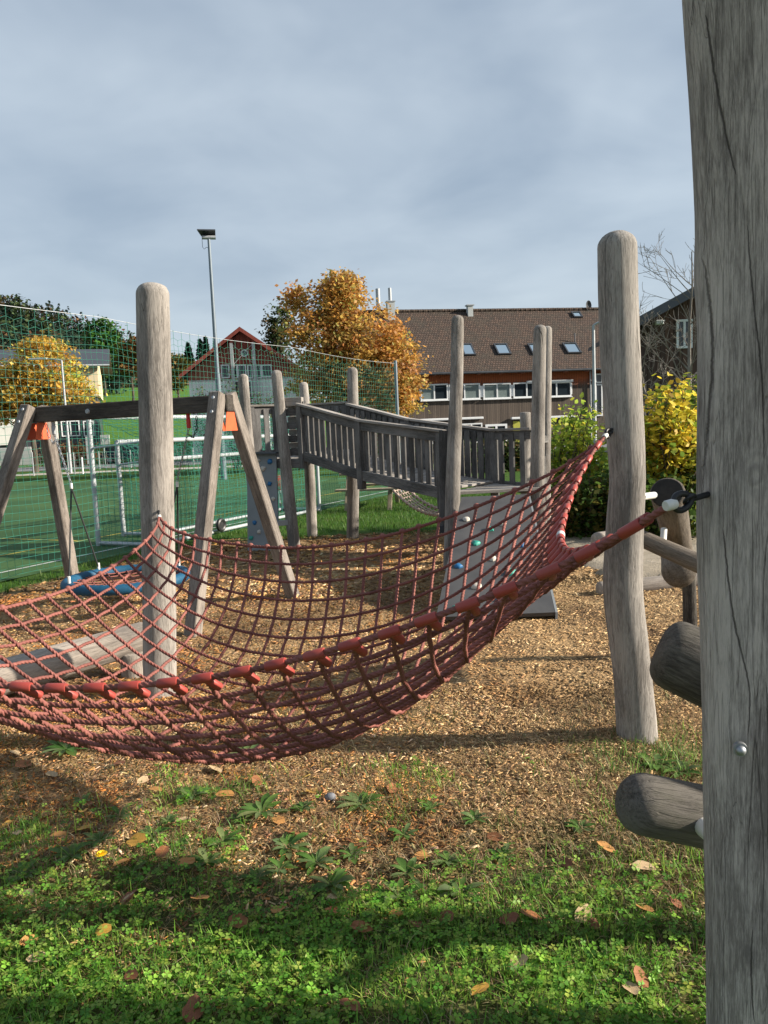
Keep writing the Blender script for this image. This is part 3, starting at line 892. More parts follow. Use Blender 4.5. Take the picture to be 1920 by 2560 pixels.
def connector(name, p, along, stem, parent, Ls=0.060, Lt=0.058, r=0.0142):
    along = Vector(along).normalized(); stem = Vector(stem).normalized(); p = Vector(p)
    mb = MB()
    def sleeve(a, b, r):
        n = 14; mb.tube([a, a + (b - a) * 0.04, b - (b - a) * 0.04, b], [r * 0.9, r, r, r * 0.9], n)
    sleeve(p - along * Ls * 0.62, p + along * Ls * 0.38, r)
    sleeve(p + stem * 0.004, p + stem * Lt, r * 0.88)
    return part(name, mb.mesh(name, True), M_CONN, parent)
for i in range(1, NU):                               # sleeves along the near edge
    connector('sleeve', NET[0, i], NET[0, i + 1] - NET[0, i - 1], (NET[1, i] - NET[0, i]) + 0.35 * (NET[0, i + 1] - NET[0, i]), net)
for j in range(1, NV):                               # and along the right-hand edge
    connector('sleeve', NET[j, NU], NET[j - 1, NU] - NET[j + 1, NU], NET[j, NU - 1] - NET[j, NU], net, 0.05, 0.07)
# a knuckle of rope where the ropes meet the plain edges
kb = MB()
for i in range(1, NU):
    kb.ball(NET[NV, i] + np.array([0, 0, 0.004]), 0.0165, 0.013, 0.014, 8, 6)
for j in range(1, NV):
    kb.ball(NET[j, 0] + np.array([0, 0, 0.004]), 0.014, 0.0165, 0.014, 8, 6)
tag(part('rope_knots', kb.mesh('rope_knots', True), M_ROPE, net), kind='stuff')

def fitting(corner, post_pt, r=0.0095, big=True):
    c = Vector(corner); d = (Vector(post_pt) - c); L = d.length; d.normalize()
    mb = MB(); n = 16
    mb.tube([c - d * 0.014, c - d * 0.011, c + d * 0.011, c + d * 0.014], [r * 1.15, r * 1.3, r * 1.3, r * 1.15], n)
    part('ferrule', mb.mesh('ferrule', True), M_WHITE, net)
    # black thimble: a pointed eye of rope round a plastic groove
    M3 = frame(c, c + d, Vector((0, 0, 1))).to_3x3()
    pts = []
    for q in range(25):
        a = math.pi * 2 * q / 24 - math.pi
        rad = 0.018
        x = math.sin(a) * rad * (1 - 0.25 * math.cos(a)); z = 0.038 + math.cos(a) * 0.025
        pts.append(c + M3 @ Vector((x, 0, z - 0.004)))
    mb = MB(); mb.tube(pts, 0.0075, 10, False)
    part('thimble', mb.mesh('thimble', True), M_BLACK, net)
    e = c + d * 0.055; mb = MB()
    mb.tube([e, e + d * max(0.02, L - 0.04)], 0.007, 10)
    mb.torus(e, 0.013, 0.005, frame(e, e + d.orthogonal(), d).to_3x3(), 20, 8)
    part('eye_bolt', mb.mesh('eye_bolt', True), M_BLACK, net)
fitting(cA, at(1800, 1228, YA - 0.02))
fitting(cB, at(1545, 1058, YB))
fitting(cD, D_XY + Vector((0, 0, 1.34)))
fitting(cC, at(394, 1262, YC), 0.0095)
# white clip part way down the right-hand edge
jc = 12; c = NET[jc, NU]; mb = MB(); dd = Vector(NET[jc - 1, NU] - NET[jc + 1, NU]).normalized()
mb.tube([Vector(c) + dd * 0.035 - dd * 0.02, Vector(c) + dd * 0.035 + dd * 0.02], 0.0155, 14)
part('clip', mb.mesh('clip', True), M_WHITE, net)

# ================================================================== logs beside the big post
def tilt_log(name, a, ya, b, yb, r0, r1, label, mat, caps=(0.75, 0.2), seed=0, group=None, flat=0.0):
    return log(name, at(*a, ya), at(*b, yb), r0, r1, label, 'log', mat, None, caps, seed, 0.06, 28, group, flat)
l1 = tilt_log('step_log', (1558, 2002), 2.14, (1905, 2075), 2.20, 0.088, 0.091, 'low dark mossy step log beside the big post, rounded end', M_LOGDARK, (0.75, 0.3), 21, None, 0.38)
l2 = tilt_log('step_log', (1645, 1618), 2.46, (1960, 1762), 2.32, 0.118, 0.125, 'dark cracked step log at mid height behind the big post', M_LOGDARK, (0.5, 0.3), 25, None, 0.45)
def spacer(name, p, q, r, parent):
    mb = MB(); mb.cyl(p, q, r, n=14)
    return part(name, mb.mesh(name, True), M_WHITE, parent)
spacer('spacer', at(1752, 2062, 2.12), at(1800, 2100, 1.92), 0.028, l1)
# the supporting post of the steps, out of the picture to the right
me = ring_mesh('timber_post', [(0, 0, -0.3), (0.02, 0.0, 1.2), (0, 0, 2.2)], [0.06, 0.058, 0.055], 24, 0.8, 0, 0.03, 15)
tag(part('timber_post', me, M_POST, None, Matrix.Translation((1.86, 2.11, 0))), 'grey round post outside the right edge carrying the step logs', 'post')

l3 = log('leaning_log', at(1668, 1232, 4.12), at(1702, 1392, 5.05), 0.092, 0.082, 'leaning log with black sawn end beside the crooked post', 'log', M_LOGBROWN, None, (0.10, 0.2), 31, 0.04, 28, None, 0.6)
disc = MB(); e0 = at(1668, 1232, 4.12); dd = (e0 - at(1702, 1392, 5.05)).normalized()
disc.cyl(e0 - dd * 0.004, e0 + dd * 0.003, 0.086, 0.082, 28)
part('sawn_end', disc.mesh('sawn_end'), plain('blackened_end_grain', (0.022, 0.02, 0.018), 0.85, 0, 0.5, 25, 0.5), l3)
spacer('spacer', at(1606, 1242, 3.98), at(1636, 1238, 4.14), 0.019, l3)
l4 = log('stub_log', at(1690, 1372, 4.98), at(1698, 1442, 4.55), 0.092, 0.10, 'stubby rounded log end below the slanting rail', 'log', M_LOGBROWN, None, (0.3, 0.75), 33, 0.04, 24)
spacer('spacer', at(1702, 1412, 4.6), at(1726, 1408, 4.7), 0.024, l4)
l5 = log('slanting_rail', at(1585, 1338, 4.30), at(1800, 1432, 4.05), 0.047, 0.055, 'slanting round rail log between the crooked post and the big post', 'log', M_LOGBROWN, None, (0.3, 0.3), 35)
spacer('spacer', at(1660, 1322, 4.32), at(1658, 1352, 4.28), 0.018, l5)
log('short_stake', Vector((*at(1728, 1500, 5.0).xy, -0.1)), at(1722, 1425, 5.0), 0.048, 0.043, 'short dark stake in the ground behind the big post', 'post', M_LOGDARK, None, (0, 0.3), 37)
pb = G(1600, 1478); pe = G(1745, 1452)
log('border_log', pb + Vector((-0.4, 0.0, 0.03)), pe + Vector((0.6, 0, 0.05)), 0.075, 0.075, 'half buried grey border log along the sand', 'log', M_LOG, None, (0.3, 0.3), 39)
log('sand_log', at(1492, 1352, 7.6), at(1575, 1338, 8.2), 0.085, 0.08, 'pale log lying on the sand behind the crooked post', 'log', M_LOG, None, (0.4, 0.4), 40)
# balance log at the left
log('balance_log', at(-190, 1752, 4.55), at(372, 1588, 5.25), 0.125, 0.108, 'thick pale balance log lying behind the net, left of the post', 'log', M_LOG, None, (0.3, 0.3), 41, 0.05, 30)
log('log_block', Vector((*at(330, 1620, 5.15).xy, -0.1)), Vector((*at(330, 1620, 5.15).xy, 0.16)), 0.085, 0.085, 'low stump carrying the right end of the balance log', 'stump', M_LOG, None, (0, 0.1), 43)
# ================================================================== basket swing
fRN, fRF, fLF = G(482, 1588), G(731, 1487), G(186, 1472)
fLN = fRN + (fLF - fRF)
eR = (fRN + fRF) / 2; eL = (fLN + fLF) / 2
eR.x -= 0.10
_q = at(92, 1050, eL.y); eL.x = _q.x
fLN = G(-100, 1562)
ZB = 1.99                                            # top of the beam
bdir = (eR - eL).normalized(); bdir.z = 0
side = Vector((-bdir.y, bdir.x, 0))                  # away from the camera
sw = thing('swing_frame', 'dark wooden A-frame swing beam with orange corner plates', 'swing', ((eL + eR) / 2).xy.to_3d())
b0 = eL - bdir * 0.02 + Vector((0, 0, ZB - 0.075)); b1 = eR + bdir * 0.07 + Vector((0, 0, ZB - 0.075))
board('beam', b0, b1, 0.11, 0.15, side, M_BEAM, sw, 0.008)
for e, fn, ff, s in ((eL, fLN, fLF, 1), (eR, fRN, fRF, -1)):
    for foot, sg in ((fn, -1), (ff, 1)):
        top = e + side * sg * 0.085 + Vector((0, 0, ZB + 0.01)) - bdir * 0.0
        d = (top - foot).normalized()
        p0 = foot - d * 0.18
        lg = board('leg', p0, top, 0.112, 0.112, bdir, M_LEG, sw, 0.008)
        mb = MB()
        for dz in (0.06, 0.19):
            q = top - d * dz + side * sg * 0.0 - bdir * 0.0
            n_ = (side * sg).cross(d).cross(d).normalized()
            out = (side * sg - d * (side * sg).dot(d)).normalized()
            mb.cyl(q + out * 0.055, q + out * 0.067, 0.019, 0.013, 12)
        part('bolt', mb.mesh('bolt', True), M_STEELDULL, lg)
    # folded orange plate in the crook of the A
    zt = ZB - 0.155
    half_t, half_b = 0.06, 0.10
    for off in (-0.062, 0.062):
        mb = MB()
        c0 = e + bdir * off
        poly = [c0 + side * half_t + Vector((0, 0, zt)), c0 - side * half_t + Vector((0, 0, zt)), c0 - side * half_b + Vector((0, 0, zt - 0.165)), c0 + side * half_b + Vector((0, 0, zt - 0.165))]
        mb.prism(poly, bdir * 0.005)
        part('corner_plate', mb.mesh('corner_plate'), M_ORANGE, sw)
mb = MB(); q = (b0 * 0.5 + b1 * 0.5) - bdir * 0.42 - side * 0.056
mb.cyl(q, q - side * 0.012, 0.026, 0.02, 16)
part('bolt', mb.mesh('bolt', True), M_STEELDULL, sw)
mb = MB()
for f_ in (0.86, 0.89):
    q = b0.lerp(b1, f_) + Vector((0, 0, 0.075)); mb.ball(q, 0.012)
part('cap_nut', mb.mesh('cap_nut', True), M_BLACK, sw)

# ------------------------------------------------------------------ the basket hanging from it
sc = at(318, 1446, (eL.y + eR.y) / 2 - 0.05); sc.z = 0.30
nest = thing('basket_swing', 'round blue rope basket swing hanging from chains', 'swing seat', (sc.x, sc.y, 0))
RS = 0.545
mb = MB(); mb.torus(sc, RS, 0.049, None, 110, 12, lambda i, j: 0.07 if i % 2 else -0.05)
part('seat_ring', mb.mesh('seat_ring', True), M_BLUE, nest)
mb = MB()
for k in range(-5, 6):
    o = k * 0.095; h = math.sqrt(max(0, (RS - 0.03) ** 2 - o * o))
    for a in (R(30), R(120)):
        d = Vector((math.cos(a), math.sin(a), 0)); e_ = Vector((-d.y, d.x, 0))
        pts = [sc + e_ * o + d * (h * s_) + Vector((0, 0, -0.05 * (1 - s_ * s_) * (1 - (o / RS) ** 2))) for s_ in np.linspace(-1, 1, 9)]
        mb.tube(pts, 0.008, 5)
part('seat_net', mb.mesh('seat_net', True), M_ROPE, nest)
def chain_mesh(p, q, pitch=0.034, r=0.0036):
    p = Vector(p); q = Vector(q); d = (q - p); n = max(2, int(d.length / pitch)); mb = MB(); M0 = frame(p, q).to_3x3()
    for i in range(n):
        c = p + d * ((i + 0.5) / n)
        pts = []
        for k in range(13):
            a = 2 * math.pi * k / 12
            v = Vector((math.cos(a) * 0.0095, 0, math.sin(a) * pitch * 0.62))
            if i % 2: v = Vector((0, v.x, v.z))
            pts.append(c + M0 @ v)
        mb.tube(pts, r, 5, False)
    return mb.mesh('chain', True)
for sgn, fpos, kpx in ((-1, 0.10, (178, 1216)), (1, 0.80, (443, 1212))):
    top = b0.lerp(b1, fpos) - Vector((0, 0, 0.10))
    knot = at(kpx[0], kpx[1], sc.y); 
    part('chain', chain_mesh(top - Vector((0, 0, 0.10)), knot + Vector((0, 0, 0.03))), M_STEEL, nest)
    sag = [top + bdir * (-0.09 if sgn < 0 else 0.09) + Vector((0, 0, 0.0)), top + bdir * (-0.075 if sgn < 0 else 0.085) - Vector((0, 0, 0.12)), top + bdir * (-0.02 if sgn < 0 else 0.04) - Vector((0, 0, 0.19)), top - Vector((0, 0, 0.17))]
    for u_, w_ in zip(sag[:-1], sag[1:]):
        part('safety_chain', chain_mesh(u_, w_), M_BLACK if sgn > 0 else M_STEELDULL, nest)
    mb = MB(); mb.box(top - Vector((0, 0, 0.06)), (0.035, 0.035, 0.09)); mb.cyl(top + Vector((0, 0, 0.03)), top - Vector((0, 0, 0.02)), 0.018)
    part('swivel', mb.mesh('swivel', bevel=0.006), M_RED if sgn > 0 else M_STEELDULL, nest)
    mb = MB(); mb.cyl(knot + Vector((0, 0, 0.03)), knot - Vector((0, 0, 0.02)), 0.014)
    part('ferrule', mb.mesh('ferrule', True), M_WHITE, nest)
    for dy_ in (-1, 1):
        a = math.atan2(dy_ * 0.72, sgn * 0.8)
        rim = sc + Vector((math.cos(a) * RS * (1.0), math.sin(a) * RS, 0.06))
        mb = MB(); mb.tube([knot - Vector((0, 0, 0.01)), rim], 0.0085, 8)
        part('hanging_rope', mb.mesh('hanging_rope', True), M_DARKROPE, nest)
        mb = MB(); mb.cyl(rim + Vector((0, 0, 0.05)), rim - Vector((0, 0, 0.02)), 0.014)
        part('rope_clamp', mb.mesh('rope_clamp', True), M_WHITE, nest)

# ================================================================== play tower with ramp
tw = thing('play_tower', 'grey timber play tower with sloping railed ramp and climbing panels', 'play tower', (-0.3, 10.0, 0))
def tpost(rows, y, seed, **kw):
    return post_px('post', rows, y, None, None, M_POST, 0.25, seed, tw, 0.0, kw.get('cap', 0.8), kw.get('dy', (0, 0)), None, 0.1, 20, 0.05)
Y1, Y2, Y3, Y4, Y5, Y6, Y7 = 11.5, 10.75, 12.0, 11.6, 8.62, 9.0, 9.75
tpost([(648, 1365, 14), (622, 1130, 14), (612, 1000, 13), (607, 935, 12.5)], Y1, 51)
tpost([(737, 1378, 15.5), (722, 1240, 15), (706, 1080, 14), (690, 925, 13)], Y2, 52)
tpost([(781, 1346, 13), (775, 1200, 13), (762, 1000, 11.5), (758, 955, 11)], Y3, 53)
tpost([(881, 1350, 15), (883, 1200, 15), (882, 1000, 13.5), (881, 918, 13)], Y4, 54)
tpost([(1128, 1412, 20), (1133, 1180, 18.5), (1140, 1000, 16.5), (1143, 900, 15.5), (1144, 788, 15)], Y5, 55)
tpost([(1352, 1398, 20), (1343, 1200, 17.5), (1346, 1000, 16.5), (1350, 812, 15.5)], Y6, 56)
tpost([(1364, 1360, 15), (1362, 1200, 14), (1366, 1000, 12.5), (1368, 815, 11.5)], Y7, 57)
tpost([(1316, 1330, 13), (1313, 1030, 13)], 10.6, 58, cap=0.15)

def pt(px, py, y): return at(px, py, y)
RZ = {}
# ramp corners: near side 0-1-2, far side the same pushed back
N0, N1, N2 = pt(757, 1150, 10.75), pt(904, 1200, 9.95), pt(1106, 1246, 8.75)
n_off = Vector((0.62, 0.72, 0)) * 1.08
F0, F1 = N0 + n_off, N1 + n_off
F2 = at(1238, 1240, 9.9); F2.z = N2.z - 0.02
RH = 0.78
def railing(name, a, b, pickets, inward, hgt=RH, first=True, last=True, boards_side=1, pw=0.078, cap=True):
    """posts, hand rail, foot beam and single pickets between two floor points"""
    a = Vector(a); b = Vector(b); d = (b - a); L = d.length; dn = d.normalized(); up = Vector((0, 0, 1)); inward = Vector(inward)
    mid = (a + b) / 2
    rl = link(name, None, tw, Matrix.Translation(mid)); rl.empty_display_size = 0.1
    board('foot_beam', a + up * 0.06, b + up * 0.06, 0.04, 0.13, inward, M_RAIL, rl)
    board('top_beam', a + up * (hgt - 0.075), b + up * (hgt - 0.075), 0.04, 0.11, inward, M_RAIL, rl)
    if cap:
        board('hand_rail', a + up * (hgt - 0.002) - dn * 0.04, b + up * (hgt - 0.002) + dn * 0.04, 0.12, 0.03, inward, M_DECK, rl)
    if first: board('corner_post', a - up * 0.12, a + up * (hgt - 0.02), 0.09, 0.09, dn, M_RAIL, rl)
    if last: board('corner_post', b - up * 0.12, b + up * (hgt - 0.02), 0.09, 0.09, dn, M_RAIL, rl)
    for i in range(pickets):
        f_ = (i + 0.75) / (pickets + 0.5)
        q = a + d * f_ + inward * 0.036
        board('picket', q + up * (0.02 + random.uniform(-0.01, 0.01)), q + up * (hgt - 0.05), pw * random.uniform(0.94, 1.04), 0.024, dn, M_RAIL, rl, 0.002)
    return rl
perp = n_off.normalized()
railing('ramp_railing', N0, N1, 10, perp)
railing('ramp_railing', N1, N2, 10, perp, first=False)
railing('ramp_railing', F0, F1, 10, -perp)
railing('ramp_railing', F1, F2, 13, -perp, first=False)
PF = at(1332, 1246, 9.15); PF.z = F2.z
railing('platform_railing', F2, PF, 3, (-0.3, -0.95, 0), pw=0.098, first=False, last=False)
# ramp floor
def floor_boards(name, a0, a1, b0, b1, n, over=0.0, th=0.03):
    fl = link(name, None, tw, Matrix.Translation((Vector(a0) + Vector(b1)) / 2)); fl.empty_display_size = 0.1
    a0, a1, b0, b1 = map(Vector, (a0, a1, b0, b1)); w = ((a1 - a0).length + (b1 - b0).length) / 2 / n
    for i in range(n):
        f_ = (i + 0.5) / n
        board('plank', a0.lerp(a1, f_), b0.lerp(b1, f_), w * 0.80, th, (a1 - a0).normalized(), M_DECK, fl, 0.003)
    return fl
zf = Vector((0, 0, 0.10))
floor_boards('ramp_floor', N0 + zf, N1 + zf, F0 + zf, F1 + zf, 12)
floor_boards('ramp_floor', N1 + zf, N2 + zf, F1 + zf, F2 + zf, 15)
# low platform
zp = Vector((0, 0, 0.05))
q0, q1 = N2 + Vector((0.02, 0.0, 0)), PF + Vector((0.10, -0.25, 0)); q1.z = q0.z
r0, r1 = F2.copy(), PF + Vector((0.12, 0.3, 0)); r0.z = r1.z = q0.z
floor_boards('low_platform', r0 + zp, q0 + zp, r1 + zp, q1 + zp, 11, th=0.035)
# the dark squared post beside the round one
board('corner_post', Vector((*pt(1108, 1285, 8.72).xy, 0.50)), pt(1108, 1076, 8.72), 0.10, 0.10, (1, 0, 0), M_RAIL, tw)
mbk = MB(); mbk.box(Vector((*pt(1108, 1285, 8.72).xy, 0.46)), (0.11, 0.11, 0.09)); part('post_shoe', mbk.mesh('post_shoe', bevel=0.004), M_DARKMETAL, tw)
board('rung', pt(1352, 1098, 9.35), pt(1366, 1098, 9.7), 0.09, 0.05, (0, 0, 1), M_RAIL, tw)
board('rung', pt(1350, 1190, 9.35), pt(1362, 1190, 9.7), 0.05, 0.5, (1, 0, 0), M_RAIL, tw)

# high platform and its railings
ZH = N0.z + 0.02
H1 = Vector((*pt(632, 1120, 11.55).xy, ZH)); H3 = Vector((*pt(772, 1120, 12.0).xy, ZH)); H4 = Vector((*pt(880, 1120, 11.72).xy, ZH)); H2 = Vector((*pt(722, 1120, 10.75).xy, ZH))
HL = Vector((*pt(612, 1120, 11.0).xy, ZH))
railing('tower_railing', H1, H3, 6, (0, -1, 0), 0.80, pw=0.085)
railing('tower_railing', H3, H4, 5, (0, -1, 0), 0.80, pw=0.085)
floor_boards('high_platform', HL, N0, H1 + Vector((0, 0.3, 0)), H4, 13, th=0.04)
bm0, bm1 = HL - Vector((0, 0, 0.07)), Vector((*N0.xy, ZH - 0.07))
board('floor_beam', bm0, bm1, 0.06, 0.12, (0, 1, 0), M_RAIL, tw)
# guard of short stacked boards between the leaning post and the ramp
gr = link('board_guard', None, tw, Matrix.Translation(H2)); gr.empty_display_size = 0.1
g0 = Vector((*pt(716, 1100, 10.86).xy, ZH)); g1 = Vector((*pt(757, 1100, 10.80).xy, ZH))
for i in range(4):
    zz = ZH + 0.10 + i * 0.185
    board('guard_board', g0 + Vector((0, 0, zz - ZH)), g1 + Vector((0, 0, zz - ZH)), 0.03, 0.095, (0, 1, 0), M_RAIL, gr)
    board('guard_block', g0 + Vector((0.03, 0.10, zz - ZH + 0.09)), g1 + Vector((0.02, 0.10, zz - ZH + 0.09)), 0.03, 0.08, (0, 1, 0), M_DECK, gr)
board('guard_rail', g0 + Vector((-0.03, 0, 0.80)), g1 + Vector((0.03, 0, 0.80)), 0.11, 0.12, (0, 1, 0), M_DECK, gr)
board('guard_post', g1 - Vector((0, 0, 0.1)), g1 + Vector((0, 0, 0.80)), 0.08, 0.08, (1, 0, 0), M_RAIL, gr)

# upright climbing panel with holds
ct0, ct1, cb0, cb1 = pt(617, 1136, 10.95), pt(690, 1136, 10.80), pt(619, 1378, 10.72), pt(697, 1388, 10.55)
cb0.z = cb1.z = -0.02
cb1 = cb0 + (ct1 - ct0) * 1.06
def panel(name, c00, c10, c01, c11, th, mat):
    """top-left, top-right, bottom-left, bottom-right"""
    nrm = (Vector(c10) - Vector(c00)).cross(Vector(c01) - Vector(c00)).normalized()
    if nrm.y > 0: nrm = -nrm
    mb = MB(); mb.prism([c00, c10, c11, c01], -nrm * th)
    return part(name, mb.mesh(name), mat, tw), nrm
cp, cn_ = panel('climbing_panel', ct0, ct1, cb0, cb1, 0.03, M_PANEL)
board('ledge', ct0 + Vector((-0.03, -0.04, 0.02)), ct1 + Vector((0.03, -0.04, 0.02)), 0.10, 0.03, (0, 1, 0), M_DARKMETAL, tw)
board('bracket', pt(695, 1308, 10.62), pt(722, 1306, 10.70), 0.03, 0.08, (0, 1, 0), M_STEELDULL, cp)
def hold(parent, p, nrm, kind, s, seed):
    """a knobbly bolt-on grip with a bolt hole"""
    M3 = frame(p, Vector(p) + nrm, Vector((0, 0, 1))).to_3x3(); rr = random.Random(seed)
    n, m = 10, 5; vs = []
    lob = [1 + rr.uniform(-0.28, 0.28) for _ in range(n)]
    for i in range(m + 1):
        th = i / m
        rad = math.cos(th * 1.25) if i else 1.0
        for j in range(n):
            a = 2 * math.pi * j / n
            vs.append(Vector(p) + M3 @ Vector((math.cos(a) * s * rad * lob[j], math.sin(a) * s * rad * lob[(j + 3) % n], math.sin(th * 1.45) * s * 0.75)))
    fs = [(i * n + j, i * n + (j + 1) % n, (i + 1) * n + (j + 1) % n, (i + 1) * n + j) for i in range(m) for j in range(n)] + [tuple(m * n + j for j in range(n))]
    mb = MB().add(vs, fs)
    o = part('hold', mb.mesh('hold', True), M_HOLDS[kind], parent)
    return o
def holds(parent, c00, c10, c01, c11, nrm, lst, s):
    for k, (px_h, py_h, kind) in enumerate(lst):
        p = on_plane(px_h, py_h, c00, nrm)
        hold(parent, p + nrm * 0.002, nrm, kind, s * random.uniform(0.85, 1.15), k * 7 + len(lst))
holds(cp, ct0, ct1, cb0, cb1, (ct1 - ct0).cross(cb0 - ct0).normalized() * (-1 if (ct1 - ct0).cross(cb0 - ct0).y > 0 else 1), [(624, 1149, 'blue'), (646, 1150, 'white'), (675, 1154, 'blue'), (634, 1164, 'blue'), (659, 1171, 'white'), (642, 1206, 'blue'), (675, 1209, 'blue'), (655, 1225, 'white'), (684, 1247, 'white'), (667, 1257, 'white'), (679, 1295, 'blue'), (637, 1306, 'blue'), (648, 1330, 'white'), (686, 1338, 'blue'), (628, 1345, 'green')], 0.036)

# sloping panel in front of the low platform
z0 = N2.z + 0.03
s00, s10 = pt(1154, 1266, 8.50), pt(1320, 1264, 8.50); s00.z = s10.z = z0
s01, s11 = pt(1090, 1545, 6.2), pt(1388, 1548, 6.2); s01.z = s11.z = 0.05
sp, sn_ = panel('slope_panel', s00, s10, s01, s11, 0.035, M_PANELD)
mb = MB(); mb.prism([s11 + Vector((0.003, 0, 0)), s10 + Vector((0.003, 0, 0)), Vector((s10.x, s10.y, 0)), Vector((s11.x, s11.y, -0.08))], Vector((0.02, 0, 0)))
part('side_cheek', mb.mesh('side_cheek'), M_PANEL, sp)
sn2 = (s10 - s00).cross(s01 - s00).normalized()
if sn2.z < 0: sn2 = -sn2
holds(sp, s00, s10, s01, s11, sn2, [(1166, 1300, 'white'), (1257, 1312, 'white'), (1190, 1360, 'green'), (1305, 1364, 'blue'), (1231, 1398, 'white'), (1146, 1417, 'blue'), (1276, 1433, 'green'), (1192, 1468, 'white'), (1140, 1524, 'green'), (1254, 1500, 'blue'), (1224, 1325, 'green')], 0.045)

# ================================================================== hanging rope bridge and picnic table behind the tower
br = thing('rope_bridge', 'pale rope net bridge hanging behind the ramp', 'rope bridge', (0.4, 11.5, 0))
bl0, bl1 = at(985, 1228, 12.6), at(1118, 1288, 10.3)
wv = Vector((0.22, 0.20, 0.03))
lines = []
for k in range(6):
    o = wv * (k / 5.0)
    pts = []
    for s_ in np.linspace(0, 1, 15):
        p = bl0.lerp(bl1, s_) + o - Vector((0, 0, 0.16 * 4 * s_ * (1 - s_) * (1 if 0 < k < 5 else 0.75)))
        pts.append(p)
    lines.append(pts)
    mb = MB(); mb.tube(pts, 0.016 if k in (0, 5) else 0.011, 6)
    part('long_rope', mb.mesh('long_rope', True), M_ROPEPALE, br)
for i in range(15):
    mb = MB(); mb.tube([l[i] for l in lines], 0.012, 6)
    mb.ball(lines[0][i], 0.03, n=8, m=6); mb.ball(lines[5][i], 0.03, n=8, m=6)
    part('cross_rope', mb.mesh('cross_rope', True), M_ROPEPALE, br)
for e_, s_ in ((bl1, 14),):
    for l in (lines[0], lines[5]):
        mb = MB(); mb.cyl((l[s_].x, l[s_].y, -0.1), l[s_] + Vector((0, 0, 0.06)), 0.05, 0.045, 10)
        part('stake', mb.mesh('stake', True), M_LOGBROWN, br)

tp = G(932, 1276); 
pt_ = thing('picnic_table', 'wooden picnic table on the lawn behind the ramp', 'picnic table', (tp.x, tp.y + 0.7, 0), R(-8))
def tb(name, c, size, rot=None):
    me = MB().box((0, 0, 0), size).mesh(name, bevel=0.006)
    return part(name, me, M_TABLE, pt_, Matrix.Translation(c) @ (rot or Matrix.Identity(4)), True)
for k in range(5): tb('table_plank', (0, (k - 2) * 0.145, 0.74), (1.3, 0.135, 0.04))
for sy_ in (-1, 1):
    for k in range(2): tb('seat_plank', (0, sy_ * (0.68 + k * 0.14), 0.44), (1.3, 0.13, 0.04))
for sx_ in (-0.45, 0.45):
    for sy_ in (-1, 1):
        tb('leg', (sx_, sy_ * 0.50, 0.36), (0.09, 0.05, 0.86), Matrix.Rotation(sy_ * R(30), 4, 'X'))
    tb('seat_bearer', (sx_ + 0.06, 0, 0.39), (0.05, 1.6, 0.09)); tb('table_bearer', (sx_ + 0.06, 0, 0.69), (0.05, 0.72, 0.06))
# ================================================================== ball net along the pitch
fn = thing('ball_net', 'tall green ball net strung along the pitch behind the swing', 'net fence', (FENCE0.x, FENCE0.y, 0))
S0, S1, ZT = -3.2, (FENCE1 - FENCE0).length, 3.36
mesh_w = 0.10
ns = int((S1 - S0) / mesh_w); nz = 33
s = np.linspace(S0, S1, ns + 1); zf_ = np.linspace(0, 1, nz + 1)
Sg, Zg = np.meshgrid(s, zf_)
span = (s - S0) / (S1 - S0)
topz = ZT - 0.13 - 0.05 * np.abs(np.sin(span * math.pi * 3))          # net hung in swags from the cable
ztab = 0.04 + zf_[:, None] * (topz[None] - 0.04) + 0.012 * np.sin(Sg * 3.1 + Zg * 9) - 0.035 * zf_[:, None] * (np.arange(ns + 1) % 2)[None] * (zf_[:, None] > 0.965)
bul = 0.05 * np.sin(span * math.pi * 6)[None] * np.sin(zf_ * math.pi)[:, None] + 0.010 * np.sin(Sg * 7.3 + Zg * 31)
sj = Sg + 0.008 * np.sin(Zg * 55 + Sg * 4)
PX = FENCE0.x + FD.x * sj + FN.x * bul; PY = FENCE0.y + FD.y * sj + FN.y * bul
NP = np.stack([PX, PY, ztab], 2)
P0 = np.concatenate([NP[:, :-1].reshape(-1, 3), NP[:-1].reshape(-1, 3)]); P1 = np.concatenate([NP[:, 1:].reshape(-1, 3), NP[1:].reshape(-1, 3)])
V_, F_ = prisms(P0, P1, 0.0025, 3)
tag(part('netting', np_mesh('netting', V_, F_), M_NET, fn), kind='stuff')
def fpt(s_, z, w_=0.0):
    p = FENCE0 + FD * s_ + FN * w_
    return Vector((p.x, p.y, z))
cab = [fpt(x, ZT - 0.02 - 0.05 * abs(math.sin((x - S0) / (S1 - S0) * math.pi * 3))) for x in np.linspace(S0, S1, 40)]
mb = MB(); mb.tube(cab, 0.0045, 5)
part('top_cable', mb.mesh('top_cable', True), M_STEELDULL, fn)
lp0, lp1 = [], []
for i in range(0, ns + 1, 2):
    p = NP[-1, i]; lp0.append(p); lp1.append(p + np.array([0, 0, 0.10 + 0.02]))
V_, F_ = prisms(np.array(lp0), np.array(lp1), 0.0035, 3)
tag(part('hanging_loops', np_mesh('hanging_loops', V_, F_), M_NET, fn), kind='stuff')
for x in (S0, S1):
    mb = MB(); mb.cyl(fpt(x, -0.1), fpt(x, ZT + 0.05), 0.05, 0.045, 12)
    part('net_post', mb.mesh('net_post', True), M_MAST, fn)

